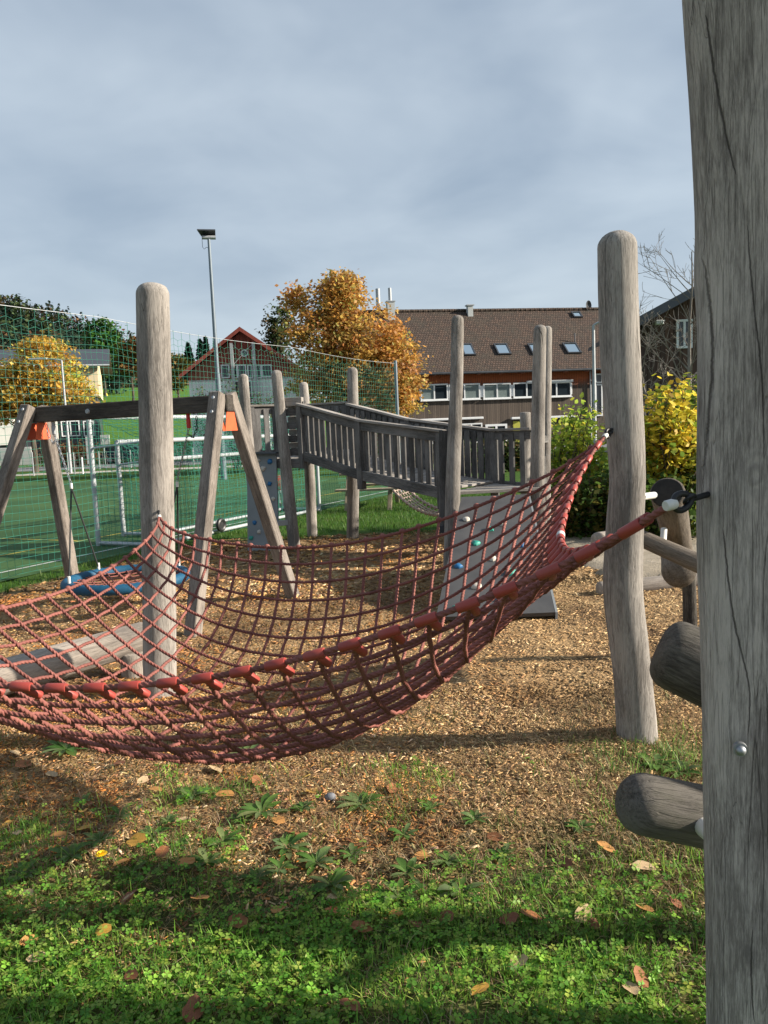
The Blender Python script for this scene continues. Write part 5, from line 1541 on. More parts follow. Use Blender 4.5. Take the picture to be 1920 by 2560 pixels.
# ------------------------------------------------------------------ dark timber building at the right
D = House('dark_barn', 'dark brown timber building with slanting roof behind the bare birch', 'building', (13.0, 36.0, 0), R(-6))
da, dza = D.uw(1586, 800, 0); db, dzb = D.uw(1748, 712, 0); dsl = (dzb - dza) / (db - da); dc = db + 9
mb = MB(); mb.prism([(da + 0.5, 0, -0.2), (dc, 0, -0.2), (dc, 0, dza + dsl * (dc - da) - 0.3), (da + 0.5, 0, dza + dsl * 0.5 - 0.3)], (0, 9, 0)); D.mesh('wall', mb, M_CLADDARK)
mb = MB(); mb.prism([(da - 0.6, -1.1, dza - dsl * 0.6), (dc + 0.5, -1.1, dza + dsl * (dc + 0.5 - da)), (dc + 0.5, -1.1, dza + dsl * (dc + 0.5 - da) - 0.22), (da - 0.6, -1.1, dza - dsl * 0.6 - 0.22)], (0, 10.5, 0)); rf = D.mesh('roof', mb, M_ROOFDARK)
mb = MB(); mb.prism([(da - 0.6, -1.16, dza - dsl * 0.6 + 0.03), (dc + 0.5, -1.16, dza + dsl * (dc + 0.5 - da) + 0.03), (dc + 0.5, -1.16, dza + dsl * (dc + 0.5 - da) - 0.40), (da - 0.6, -1.16, dza - dsl * 0.6 - 0.40)], (0, 0.05, 0)); D.mesh('fascia', mb, M_DARKMETAL, rf)
a, w_ = D.uw(1648, 806, -0.3); lb_ = D.box('wall_lamp', (a, -0.3, w_), (0.36, 0.3, 0.20), M_FRAME, bevel=0.03); D.box('lamp_bracket', (a + 0.25, -0.1, w_ + 0.08), (0.06, 0.3, 0.06), M_STEELDULL, lb_)
for (x0p, x1p, y0p, y1p) in [(1690, 1730, 800, 870)]:
    a, w1_ = D.uw(x0p, y0p, 0); b, w0_ = D.uw(x1p, y1p, 0); D.window(a, b, w0_, w1_, -0.02, 2, [M_GLASS])

# ================================================================== street side: car, signs, fence, wall, hedge
cb = at(322, 1107, 60.0); cz = float(hz(cb.x, cb.y))
car = thing('parked_car', 'dark parked car seen behind the goal net', 'car', (cb.x, cb.y, cz), R(4))
def carpart(name, mb, mat, parent=None, **kw):
    return part(name, mb.mesh(name, **kw), mat, parent or car, WM[car.name])
prof = [(-2.1, 0.35), (-2.15, 0.75), (-1.95, 0.98), (-1.25, 1.02), (1.0, 0.98), (1.9, 0.84), (2.1, 0.62), (2.08, 0.33)]
M_CARPAINT = NT('dark_blue_car_paint').fin((0.012, 0.03, 0.05, 1), 0.25, 0.3, 0.5)
mb = MB(); mb.prism([(x, -0.82, z) for x, z in prof], (0, 1.64, 0)); carpart('body', mb, M_CARPAINT, bevel=0.06)
cab_ = [(-1.9, 1.0), (-1.55, 1.42), (-0.2, 1.48), (0.45, 1.40), (1.15, 1.0)]
mb = MB(); mb.prism([(x, -0.70, z) for x, z in cab_], (0, 1.40, 0)); cabin = carpart('cabin', mb, M_CARPAINT, bevel=0.05)
for x0_, x1_ in ((-1.55, -0.65), (-0.55, 0.75)):
    mb = MB(); mb.prism([(x0_, -0.715, 1.04), (x1_, -0.715, 1.04), (x1_ - 0.25, -0.715, 1.36), (x0_ + 0.12, -0.715, 1.36)], (0, 0.02, 0)); carpart('side_window', mb, M_GLASS, cabin)
for x_ in (-1.35, 1.35):
    for y_ in (-0.80, 0.80):
        mb = MB(); mb.torus((x_, y_, 0.32), 0.24, 0.09, Matrix.Rotation(math.pi / 2, 3, 'X'), 20, 8); wh = carpart('wheel', mb, M_BLACK, smooth=True)
        mb = MB(); mb.cyl((x_, y_ - 0.05, 0.32), (x_, y_ + 0.05, 0.32), 0.20, n=12); carpart('rim', mb, M_STEELDULL, wh)
mb = MB(); mb.box((2.04, -0.55, 0.7), (0.10, 0.35, 0.14)); carpart('headlight', mb, M_FRAME); mb = MB(); mb.box((-2.1, -0.55, 0.82), (0.08, 0.3, 0.16)); carpart('tail_light', mb, M_RED)

def board_sign(name, label, px0, px1, py0, py1, y, legs):
    a = at(px0, py0, y); b = at(px1, py1, y); o = thing(name, label, 'sign', ((a.x + b.x) / 2, y, 0))
    mb = MB(); mb.box(((a.x + b.x) / 2, y, (a.z + b.z) / 2), (b.x - a.x, 0.04, a.z - b.z)); sb = part('sign_board', mb.mesh('sign_board', bevel=0.01), M_FRAME, o)
    for x_ in legs:
        gx_ = a.x + (b.x - a.x) * x_; mb = MB(); mb.cyl((gx_, y + 0.04, -0.2 + float(hz(gx_, y))), (gx_, y + 0.04, b.z + 0.1), 0.03, n=8); part('sign_post', mb.mesh('sign_post', True), M_STEELDULL, o)
    return o, sb, a, b
_, sb, a, b = board_sign('banner_sign', 'tall narrow white banner standing left of the goal', 213, 227, 1092, 1160, 47.0, (0.5,))
mb = MB()
for k in range(4):
    zz = a.z - (a.z - b.z) * (0.12 + 0.24 * k); mb.box(((a.x + b.x) / 2, 46.972, zz), ((b.x - a.x) * 0.5, 0.008, 0.03))
part('faint_print', mb.mesh('faint_print'), M_GREY, sb)
_, sb, a, b = board_sign('notice_sign', 'square white sign on a thin post beside the car', 250, 275, 1088, 1111, 50.0, (0.3,))
mb = MB(); cx_, cz_ = (a.x + b.x) / 2, (a.z + b.z) / 2
mb.tube([(cx_ + q[0], 49.972, cz_ + q[1]) for q in [(-0.12, -0.10), (-0.18, 0.0), (-0.12, 0.14), (-0.02, 0.17)]], 0.012, 5)
mb.tube([(cx_ + q[0], 49.972, cz_ + q[1]) for q in [(0.10, 0.14), (0.16, 0.02), (0.08, -0.06)]], 0.012, 5)
part('faint_print', mb.mesh('faint_print'), M_GREY, sb)

gfz = thing('wire_fence', 'low wire mesh fence along the road at left', 'fence', (-19, 48.6, 0))
xs_ = np.arange(-32, -8, 2.0)
for x_ in xs_:
    mb = MB(); mb.cyl((x_, 48.6, -0.1), (x_, 48.6, 1.15), 0.035, n=8); part('fence_post', mb.mesh('fence_post', True), M_STEELDULL, gfz)
P0, P1 = [], []
for z_ in np.linspace(0.1, 1.1, 6): P0.append((xs_[0], 48.6, z_)); P1.append((xs_[-1], 48.6, z_))
for x_ in np.arange(xs_[0], xs_[-1], 0.25): P0.append((x_, 48.6, 0.1)); P1.append((x_, 48.6, 1.1))
V_, F_ = prisms(np.array(P0), np.array(P1), 0.008, 3); tag(part('wire_mesh', np_mesh('wire_mesh', V_, F_), M_STEELDULL, gfz), kind='stuff')
for k, (pxs, pyt, pyb, lab) in enumerate([(187, 1131, 1178, 'thin pale stake on the verge under the street lamp'), (207, 1143, 1178, 'short white stake on the verge beside the banner'), (84, 1130, 1180, 'pale fence stake on the verge behind the left swing leg')]):
    y_ = 42.0; b = at(pxs, pyb, y_); t_ = at(pxs, pyt, y_); mb = MB(); mb.cyl((b.x, y_, -0.1), (b.x, y_, t_.z), 0.05 if k == 1 else 0.035, n=8)
    tag(part('stake', mb.mesh('stake', True), M_FRAME if k == 1 else M_STEELDULL), lab, 'stake')
wa, wb_ = at(-80, 1110, 62.0), at(82, 1142, 62.0)
wl_ = thing('garden_wall', 'low white garden wall at the left edge by the road', 'wall', ((wa.x + wb_.x) / 2, 62, 0))
for k in range(6):
    x0_ = wa.x + (wb_.x - wa.x) * k / 6; x1_ = wa.x + (wb_.x - wa.x) * (k + 0.97) / 6
    mb = MB(); mb.box(((x0_ + x1_) / 2, 62, 0.75), (x1_ - x0_, 0.2, 1.7)); part('wall_panel', mb.mesh('wall_panel', bevel=0.02), M_PLASTERW, wl_)
# ================================================================== trees and shrubs
def limb(mb, p, q, r0, r1, bend=0.12, n=6, k=6):
    p = Vector(p); q = Vector(q); d = q - p; off = Vector((random.uniform(-1, 1), random.uniform(-1, 1), random.uniform(-0.2, 0.6))) * d.length * bend
    pts = [p + d * t_ + off * math.sin(math.pi * t_) for t_ in np.linspace(0, 1, k)]
    mb.tube(pts, [r0 + (r1 - r0) * t_ for t_ in np.linspace(0, 1, k)], n)
    return pts
def crown_tree(name, label, base, lobes, n_clump, per, clump_r, leaf, cols, w=None, trunk_r=0.2, fork=0.35, cat='tree', group=None, tilt=0.9, bark=None, droop=0.0, shell=0.55, jitter=0.2, mat=None, leaf_jit=(0.7, 1.35)):
    """lobes: ellipsoids (centre, radii, weight) that make up the crown's outline"""
    base = Vector(base); o = thing(name, label, cat, base, 0, group)
    cw = np.array([l[2] for l in lobes], float); cw /= cw.sum(); pick = rng.choice(len(lobes), n_clump, p=cw)
    cen = np.array([tuple(lobes[i][0]) for i in pick]); rad = np.array([tuple(lobes[i][1]) for i in pick])
    d = rng.normal(0, 1, (n_clump, 3)); d /= np.linalg.norm(d, axis=1, keepdims=True)
    rr = shell + (1 - shell) * rng.uniform(0, 1, n_clump) ** 0.6
    clumps = cen + d * rad * rr[:, None]
    N = n_clump * per
    ccol = palette(cols, n_clump, jitter, w)
    off = rng.normal(0, 1, (N, 3)) * np.array([1, 1, 0.55]) * clump_r * 0.55
    cs_ = np.repeat(rng.uniform(0.6, 1.25, n_clump), per)[:, None]
    pos = np.repeat(clumps, per, 0) + off * cs_
    if droop: pos[:, 2] -= droop * np.linalg.norm(off[:, :2], axis=1)
    colr = np.repeat(ccol, per, 0) * (1 + rng.normal(0, 0.16, (N, 1)))
    V_, F_, C_ = scatter(LEAF_V, LEAF_F, pos, rand_rot(N, tilt), leaf * rng.uniform(*leaf_jit, N), np.clip(colr, 0.004, 0.9))
    part('crown', np_mesh('crown', V_, F_, C_), mat or M_LEAF, o)
    mb = MB(); zc = min(l[0][2] for l in lobes)
    topc = max(clumps, key=lambda c: c[2]); ax = Vector((np.mean(clumps[:, 0]), np.mean(clumps[:, 1]), 0))
    h = topc[2] - base.z; fk = Vector((base.x, base.y, base.z + h * fork))
    limb(mb, base - Vector((0, 0, 0.3)), fk, trunk_r, trunk_r * 0.7, 0.03, 10)
    lead = Vector((base.x * 0.4 + topc[0] * 0.6, base.y * 0.4 + topc[1] * 0.6, topc[2] - 0.3))
    spine = limb(mb, fk, lead, trunk_r * 0.7, 0.03, 0.05, 8, 9)
    for idx in rng.choice(n_clump, min(n_clump, 26), False):
        c = Vector(clumps[idx]); st_ = min(spine, key=lambda p: abs(p.z - (c.z - h * 0.14)))
        pts = limb(mb, st_, c, trunk_r * 0.26, 0.018, 0.10, 5)
    part('trunk', mb.mesh('trunk', True), bark or M_BARK, o)
    return o
AUT = [(0.60, 0.33, 0.085), (0.60, 0.39, 0.10), (0.52, 0.25, 0.085), (0.44, 0.31, 0.11), (0.36, 0.35, 0.10), (0.44, 0.22, 0.085)]
# the big orange chestnut in the middle
YT = 36.0
def e3(px, py, y, rx, ry, rz, w): 
    p = at(px, py, y); s_ = y / F
    return ((p.x, p.y, p.z), (rx * s_, ry * s_, rz * s_), w)
lob = [e3(845, 765, YT, 62, 70, 78, 2.0), e3(742, 745, YT + 0.5, 26, 30, 32, 0.5), e3(858, 712, YT, 36, 36, 34, 0.9), e3(800, 840, YT, 100, 95, 75, 2.4), e3(935, 850, YT - 0.5, 85, 90, 80, 2.2), e3(880, 940, YT, 150, 120, 80, 2.8), e3(990, 930, YT - 0.5, 60, 80, 85, 1.5), e3(800, 950, YT, 75, 90, 60, 1.0), e3(985, 1005, YT - 0.5, 55, 70, 50, 0.8)]
bt = at(868, 1160, YT)
crown_tree('autumn_chestnut', 'big orange and gold autumn tree in the centre', (bt.x, bt.y, 0), lob, 760, 36, 0.62, 0.19, AUT, [0.26, 0.28, 0.14, 0.14, 0.12, 0.06], 0.28, 0.22, droop=0.25, tilt=0.9, shell=0.35, jitter=0.10)
# yellow tree at the left
YL = 46.0
lob = [e3(100, 915, YL, 85, 80, 55, 2), e3(55, 985, YL, 90, 80, 55, 2), e3(165, 985, YL, 65, 60, 50, 1.3), e3(105, 865, YL, 40, 40, 22, 0.5), e3(-20, 1010, YL, 60, 60, 50, 0.8)]
bt = at(88, 1170, YL)
crown_tree('yellow_chestnut', 'golden yellow autumn tree behind the left end of the swing', (bt.x, bt.y, 0), lob, 430, 36, 0.6, 0.24, [(0.64, 0.45, 0.09), (0.58, 0.38, 0.08), (0.42, 0.40, 0.08), (0.48, 0.27, 0.08)], [0.4, 0.25, 0.22, 0.13], 0.2, 0.3, droop=0.2)
# green trees on the meadow
def far_tree(name, label, px, pyt, pyb, y, rx, cols, n=60, per=26, leaf=0.5, cr=0.9, group=None):
    c = at(px, (pyt + pyb) / 2, y); s_ = y / F; hz_ = (pyb - pyt) / 2
    lobes = [((c.x, c.y, c.z), (rx * s_, rx * s_, hz_ * s_ * 0.9), 2), ((c.x + rx * s_ * 0.3, c.y, c.z + hz_ * s_ * 0.35), (rx * s_ * 0.6, rx * s_ * 0.6, hz_ * s_ * 0.6), 1), ((c.x - rx * s_ * 0.35, c.y, c.z - hz_ * s_ * 0.3), (rx * s_ * 0.75, rx * s_ * 0.7, hz_ * s_ * 0.5), 1)]
    gz = float(hz(c.x, c.y))
    return crown_tree(name, label, (c.x, c.y, gz), lobes, n, per, cr, leaf, cols, None, 0.25, 0.25, 'tree', group, 0.9, mat=M_LEAFFAR)
GRN = [(0.045, 0.11, 0.02), (0.06, 0.14, 0.025), (0.035, 0.08, 0.018)]
far_tree('green_tree', 'tall bright green tree on the meadow left of the post', 255, 788, 960, 140, 44, GRN, 110, 26, 0.7, 1.3)
far_tree('russet_tree', 'russet tree between the green tree and the post', 326, 838, 960, 132, 30, [(0.16, 0.07, 0.025), (0.12, 0.08, 0.025), (0.08, 0.08, 0.02)], 70, 24, 0.6, 1.1)
far_tree('dark_tree', 'dark shadowy tree at the edge of the meadow left', 215, 860, 985, 150, 36, CON, 70, 24, 0.7, 1.1)
far_tree('dark_tree', 'dark evergreen tree standing above the meadow sign', 288, 890, 985, 145, 36, CON, 70, 24, 0.7, 1.1)
far_tree('olive_tree', 'round olive yellow tree right of the post above the beam', 443, 884, 985, 120, 34, [(0.13, 0.11, 0.025), (0.09, 0.10, 0.025), (0.16, 0.10, 0.03)], 90, 26, 0.5, 0.9)
far_tree('poplar_tree', 'tall dull green tree behind the gabled house roof', 700, 762, 900, 80, 34, [(0.06, 0.085, 0.03), (0.05, 0.075, 0.028), (0.10, 0.075, 0.04)], 90, 26, 0.34, 0.7)
def spruce(label, px, pyt, pyb, y, wpx):
    t_ = at(px, pyt, y); b = at(px, pyb, y); s_ = y / F; o = thing('spruce_tree', label, 'tree', b, 0, 'dark spruces behind the gabled house')
    n = 900; u = rng.uniform(0, 1, n) ** 0.8; h = t_.z - b.z; a = rng.uniform(0, 2 * math.pi, n)
    tier = 0.7 + 0.3 * np.abs(np.sin(u * 28)); rr = wpx * s_ * (1 - u) * tier * np.sqrt(rng.uniform(0.2, 1, n)) + 0.1
    pos = np.stack([b.x + rr * np.cos(a), b.y + rr * np.sin(a), b.z + u * h - rr * 0.25], 1)
    V_, F_, C_ = scatter(LEAF_V, LEAF_F, pos, rand_rot(n, 0.5), rng.uniform(0.5, 1.1, n) * y / 150, palette(CON, n, 0.25))
    part('crown', np_mesh('crown', V_, F_, C_), M_LEAFFAR, o)
    mb = MB(); mb.cyl(b - Vector((0, 0, 12)), t_ - Vector((0, 0, 0.5)), 0.3, 0.05, 8); part('trunk', mb.mesh('trunk', True), M_BARK, o)
for px_s, a_, lab in [(475, 858, 'narrow dark spruce, leftmost behind the gabled house'), (505, 848, 'dark spruce left of the floodlight mast, second from left'), (519, 842, 'tallest dark spruce behind the floodlight mast'), (543, 854, 'dark spruce just right of the mast behind the roof')]:
    spruce(lab, px_s, a_, 935, 170 + random.uniform(-10, 10), 24)
# thin willowy bushes in front of the gabled house
def shrub(name, label, centre, rad, n, leaf, cols, w=None, stems=14, base_z=0.0, group=None, lobes=None, tilt=0.9, up=0.35, stem_mat=None, cat='shrub'):
    c = Vector(centre); o = thing(name, label, cat, (c.x, c.y, base_z), 0, group)
    lobes = lobes or [(tuple(c), tuple(rad), 1)]
    mb = MB(); P_ = []; per = max(1, n // stems)
    cw = np.array([l[2] for l in lobes], float); cw /= cw.sum()
    ccl = []
    for k in range(stems):
        l = lobes[int(rng.choice(len(lobes), p=cw))]; d = rng.normal(0, 1, 3); d /= np.linalg.norm(d); d[2] = abs(d[2]) if rng.random() < 0.75 else d[2]
        tip = Vector(l[0]) + Vector(d * np.array(l[1]) * rng.uniform(0.7, 1.0)); root = Vector((c.x + rng.normal(0, 0.2) * rad[0], c.y + rng.normal(0, 0.2) * rad[1], base_z - 0.05))
        pts = limb(mb, root, tip, 0.016, 0.004, 0.12, 4, 8)
        pa = np.array([tuple(p) for p in pts]); u = rng.uniform(0.18, 1.02, per) ** 0.85
        q = np.stack([np.interp(u, np.linspace(0, 1, len(pa)), pa[:, i]) for i in range(3)], 1)
        P_.append(q + rng.normal(0, 1, (per, 3)) * np.array([1, 1, 0.7]) * max(rad) * 0.16)
        ccl.append(np.repeat(palette(cols, 1, 0.12, w), per, 0))
    P_ = np.concatenate(P_); N = len(P_); cl = np.concatenate(ccl) * 0.55 + palette(cols, N, 0.2, w) * 0.45
    P_[:, 2] = np.maximum(P_[:, 2], base_z + 0.03)
    V_, F_, C_ = scatter(LEAF6_V, LEAF6_F, P_, rand_rot(N, tilt), leaf * rng.uniform(0.6, 1.35, N), cl)
    part('foliage', np_mesh('foliage', V_, F_, C_), M_LEAF, o)
    part('stems', mb.mesh('stems', True), stem_mat or M_BARK, o)
    return o
LEAF6_V = [(-0.5, 0, 0), (-0.1, -0.34, -0.04), (0.28, -0.24, -0.08), (0.55, 0, -0.14), (0.28, 0.24, -0.08), (-0.1, 0.34, -0.04)]
LEAF6_F = [(0, 1, 2, 3), (0, 3, 4, 5)]
for (px_s, py_s, rx_, rz_, lab) in [(510, 995, 34, 34, 'thin grey green bush in front of the white wall, left of the mast'), (583, 985, 34, 50, 'thin grey green bush right of the mast before the columns'), (655, 1005, 36, 36, 'sparse grey green bush behind the leaning tower posts')]:
    c = at(px_s, py_s, 40.0); s_ = 40 / F
    shrub('willow_bush', lab, c, (rx_ * s_, 0.6, rz_ * s_), 700, 0.13, [(0.10, 0.14, 0.07), (0.14, 0.17, 0.08), (0.07, 0.10, 0.05)], None, 26, 0.0, 'willow bushes before the gabled house')
# bushes beside the sand, yellow and green
YEL = [(0.85, 0.64, 0.06), (0.70, 0.60, 0.07), (0.26, 0.34, 0.045), (0.14, 0.24, 0.035), (0.55, 0.25, 0.045)]
def lobes_px(lst, y): return [((lambda p: (p.x, p.y, p.z))(at(a, b, y + dy_)), (rx_ * y / F, 0.45, rz_ * y / F), w_) for a, b, rx_, rz_, w_, dy_ in lst]
def bush(label, cx, y, lst, n, cols, w, leaf, stems):
    lb = lobes_px(lst, y); c = at(cx, 1200, y); shrub('leafy_bush', label, c, (0.75, 0.5, 0.95), n, leaf, cols, w, stems, 0.0, 'leafy bushes at the sand edge', lb)
bush('light green bush with yellow tips right of the tower posts', 1430, 11.6, [(1445, 1065, 32, 55, 1.6, 0), (1400, 1110, 28, 60, 1.2, 0.3), (1470, 1170, 45, 70, 1.5, 0.2), (1420, 1240, 60, 60, 1.4, 0)], 5200, [(0.42, 0.50, 0.07), (0.30, 0.42, 0.06), (0.14, 0.25, 0.045), (0.70, 0.55, 0.06)], [0.36, 0.32, 0.2, 0.12], 0.085, 90)
bush('dark green bush low beside the crooked post', 1480, 10.6, [(1480, 1230, 40, 55, 1, 0), (1420, 1270, 55, 40, 1, 0.2), (1530, 1250, 40, 55, 1, 0)], 3600, [(0.05, 0.10, 0.02), (0.09, 0.14, 0.025), (0.20, 0.13, 0.03)], [0.5, 0.3, 0.2], 0.085, 60)
bush('bright yellow bush between the crooked post and the big post', 1690, 10.8, [(1685, 1010, 45, 55, 2, 0), (1650, 1080, 50, 55, 1.5, 0), (1710, 1120, 60, 70, 1.8, 0.3), (1640, 1180, 50, 60, 1.2, 0.2)], 7000, YEL, [0.27, 0.21, 0.20, 0.14, 0.18], 0.10, 110)
bush('shaded green bush under the yellow one by the sand', 1690, 10.2, [(1640, 1240, 50, 55, 1, 0), (1715, 1250, 60, 60, 1, 0), (1780, 1180, 60, 90, 1, 0.3)], 4200, [(0.06, 0.12, 0.022), (0.10, 0.15, 0.025), (0.24, 0.20, 0.03)], [0.5, 0.3, 0.2], 0.09, 70)
bush('green leaves rising right of the yellow bush behind the big post', 1760, 11.6, [(1745, 1000, 40, 60, 1, 0), (1790, 1090, 60, 90, 1, 0)], 2200, [(0.10, 0.18, 0.03), (0.16, 0.22, 0.03)], None, 0.09, 40)
for (px_s, y_, rz_, lab) in [(1010, 30.0, 26, 'dark green hedge shrub left of the ramp before the long house'), (1190, 28.0, 22, 'low dark hedge shrub seen through the ramp pickets'), (1290, 28.0, 24, 'low hedge shrub with orange leaves behind the low platform')]:
    c = at(px_s, 1140, y_); c.z = 0.6
    shrub('hedge_shrub', lab, c, (2.0, 0.8, 0.75), 1800, 0.16, [(0.04, 0.08, 0.02), (0.06, 0.10, 0.025), (0.20, 0.10, 0.03)], [0.5, 0.3, 0.2], 50, 0.0, 'low hedge before the long house')
c = at(172, 1128, 56.0); shrub('brown_hedge', 'low brown hedge beside the street lamp', (c.x, c.y, 0.9), (2.6, 0.8, 0.8), 2600, 0.20, [(0.20, 0.10, 0.045), (0.15, 0.08, 0.04), (0.10, 0.10, 0.03)], None, 60, 0.0, None)
# leafless birch at the right
def birch(label, base, top, seed):
    rr = random.Random(seed); base = Vector(base); top = Vector(top); o = thing('bare_birch', label, 'tree', base); mb = MB(); tw_ = MB()
    H_ = (top - base).length
    def grow(p, d, ln, r, depth):
        pts = [p]; rad = [r]; n_ = 7; dd = d.copy()
        for i in range(n_):
            dd = (dd + Vector((rr.uniform(-1, 1), rr.uniform(-1, 1), rr.uniform(-0.1, 0.45))) * 0.12).normalized(); pts.append(pts[-1] + dd * ln / n_); rad.append(max(0.004, r * (1 - 0.85 * (i + 1) / n_)))
        (mb if depth < 2 else tw_).tube(pts, rad, 6 if depth < 1 else 4)
        if depth < 3:
            for k in range({0: 20, 1: 5, 2: 3}[depth]):
                f_ = rr.uniform(0.22 if depth == 0 else 0.15, 0.97); i = min(n_ - 1, int(f_ * n_)); q = pts[i].lerp(pts[i + 1], f_ * n_ - i); a = rr.uniform(0, 2 * math.pi); e_ = rr.uniform(0.45, 0.95)
                nd = (dd * math.cos(e_) + (Vector((math.cos(a), math.sin(a), 0)) - dd * dd.dot(Vector((math.cos(a), math.sin(a), 0)))).normalized() * math.sin(e_)).normalized()
                grow(q, nd, ln * (0.42 if depth == 0 else 0.5) * (1.15 - 0.55 * f_) * rr.uniform(0.7, 1.2), max(0.006, rad[i] * 0.42), depth + 1)
    grow(base, (top - base).normalized(), H_, 0.075, 0)
    part('trunk', mb.mesh('trunk', True), M_BIRCH, o); part('twigs', tw_.mesh('twigs', True), M_BIRCH, o)
YBI = 17.0
birch('slender leafless pale tree in front of the dark timber building', Vector((*at(1712, 1200, YBI).xy, 0)), at(1728, 610, YBI), 5)
birch('small leafless bush of bare pale branches right of the crooked post', Vector((*at(1665, 1200, 15.0).xy, 0)), at(1625, 850, 15.0), 12)

# ================================================================== ground cover near the camera
def gz_(x, y): return hz(x, y)
def grassy(x, y):
    e_ = y + (fbm(x * 1.1 + 3, y * 1.1, 21) - 0.5) * 2.2 + (fbm(x * 4.5, y * 4.5, 22) - 0.5) * 2.2 - 0.12 * x
    return sstep(3.45, 1.95, e_)
def dry(x, y): return sstep(0.1, 0.9, x - 0.1 * y + (fbm(x * 2, y * 2, 31) - 0.5) * 1.2) * sstep(1.7, 2.2, y)
def sample(n, x0, x1, y0, y1, prob, pw=1.0):
    out = []; tot = 0
    while tot < n:
        x = rng.uniform(x0, x1, n); y = y0 + (y1 - y0) * rng.uniform(0, 1, n) ** pw
        k = rng.random(n) < prob(x, y); out.append(np.stack([x[k], y[k]], 1)); tot += k.sum()
    return np.concatenate(out)[:n]
GREENS = [(0.17, 0.37, 0.045), (0.245, 0.46, 0.065), (0.12, 0.28, 0.04), (0.35, 0.48, 0.09)]
CLOV_V, CLOV_F = [], []
for k in range(3):
    a = 2 * math.pi * k / 3; ca, sa = math.cos(a), math.sin(a); o = len(CLOV_V)
    for (x, y, z) in [(0.04, 0, 0), (0.30, -0.26, 0.03), (0.56, -0.20, 0.0), (0.50, 0, -0.05), (0.56, 0.20, 0.0), (0.30, 0.26, 0.03)]:
        CLOV_V.append((x * ca - y * sa, x * sa + y * ca, z))
    CLOV_F += [(o, o + 1, o + 2, o + 3), (o, o + 3, o + 4, o + 5)]
def clover_p(x, y): return np.clip(grassy(x, y) * (0.22 + 0.78 * sstep(2.75, 2.15, y + (fbm(x * 2.5, y * 2.5, 44) - 0.5) * 0.9)) * (0.35 + 0.65 * (fbm(x * 1.7, y * 1.7, 41) > 0.40)) * (1 - 0.85 * dry(x, y)), 0, 1)
n = 22000; q = sample(n, -2.7, 2.2, 1.1, 3.9, clover_p)
pos = np.stack([q[:, 0], q[:, 1], gz_(q[:, 0], q[:, 1]) + rng.uniform(0.012, 0.06, n) * (0.5 + 0.7 * fbm(q[:, 0] * 3, q[:, 1] * 3, 5))], 1)
big = rng.uniform(0.016, 0.030, n)
V_, F_, C_ = scatter(CLOV_V, CLOV_F, pos, rand_rot(n, 0.42), big, palette(GREENS, n, 0.2))
tag(part('clover', np_mesh('clover', V_, F_, C_), M_GRASS), 'clover leaves carpeting the ground nearest the camera', 'clover', None, 'stuff')
def blades(n, prob, x0, x1, y0, y1, ln, wd, cols, lean=0.5, w=None, flat=0.0, pw=1.0):
    q = sample(n, x0, x1, y0, y1, prob, pw); L_ = rng.uniform(*ln, n); W_ = rng.uniform(*wd, n); yaw = rng.uniform(0, 2 * math.pi, n); le = np.abs(rng.normal(lean, 0.3, n)).clip(0, 1.45)
    dirx = np.stack([np.cos(yaw), np.sin(yaw), np.zeros(n)], 1); sd = np.stack([-np.sin(yaw), np.cos(yaw), np.zeros(n)], 1); up = np.array([[0, 0, 1.0]])
    b = np.stack([q[:, 0], q[:, 1], gz_(q[:, 0], q[:, 1]) - 0.004 + flat], 1)
    m = b + (dirx * np.sin(le * 0.6)[:, None] + up * np.cos(le * 0.6)[:, None]) * (L_ * 0.5)[:, None]
    t_ = m + (dirx * np.sin(np.minimum(le * 1.5, 1.55))[:, None] + up * np.cos(np.minimum(le * 1.5, 1.55))[:, None]) * (L_ * 0.5)[:, None]
    w1 = sd * W_[:, None] / 2
    V_ = np.stack([b - w1, b + w1, m + w1 * 0.85, m - w1 * 0.85, t_ + w1 * 0.15, t_ - w1 * 0.15], 1).reshape(-1, 3)
    base = np.arange(n)[:, None] * 6; F_ = np.concatenate([base + np.array([[0, 1, 2, 3]]), base + np.array([[3, 2, 4, 5]])], 0)
    return V_, F_, np.repeat(palette(cols, n, 0.2, w), 6, 0)
G1 = blades(34000, lambda x, y: np.clip(grassy(x, y) * (0.25 + 0.75 * (fbm(x * 2.3, y * 2.3, 51) > 0.5)), 0, 1), -2.7, 2.2, 1.1, 4.0, (0.03, 0.085), (0.002, 0.0045), GREENS, 0.55)
G2 = blades(12000, lambda x, y: (0.10 + 0.9 * (fbm(x * 2.2, y * 2.2, 61) > 0.56)) * sstep(4.9, 3.2, y), -3.5, 2.6, 2.2, 5.2, (0.03, 0.08), (0.002, 0.004), [(0.09, 0.15, 0.03), (0.14, 0.17, 0.05), (0.06, 0.11, 0.02)], 0.7, pw=1.6)
bx_ = G(1600, 1895)
G3 = blades(650, lambda x, y: np.exp(-(((x - bx_.x - 0.12) / 0.32) ** 2 + ((y - bx_.y + 0.06) / 0.16) ** 2)), bx_.x - 0.6, bx_.x + 1.0, bx_.y - 0.4, bx_.y + 0.35, (0.04, 0.10), (0.003, 0.006), [(0.16, 0.30, 0.06), (0.24, 0.34, 0.10), (0.10, 0.2, 0.04)], 0.6)
V_, F_, C_ = merge([G1, G2, G3]); tag(part('grass', np_mesh('grass', V_, F_, C_), M_GRASS), 'green grass blades among the clover near the camera', 'grass', None, 'stuff')
S1_ = blades(30000, lambda x, y: np.clip(0.45 + 0.55 * dry(x, y), 0, 1) * sstep(4.6, 3.2, y), -2.9, 2.3, 1.6, 4.6, (0.03, 0.09), (0.0015, 0.0035), [(0.42, 0.32, 0.17), (0.32, 0.23, 0.12), (0.50, 0.40, 0.24), (0.26, 0.20, 0.11)], 1.35, None, 0.006)
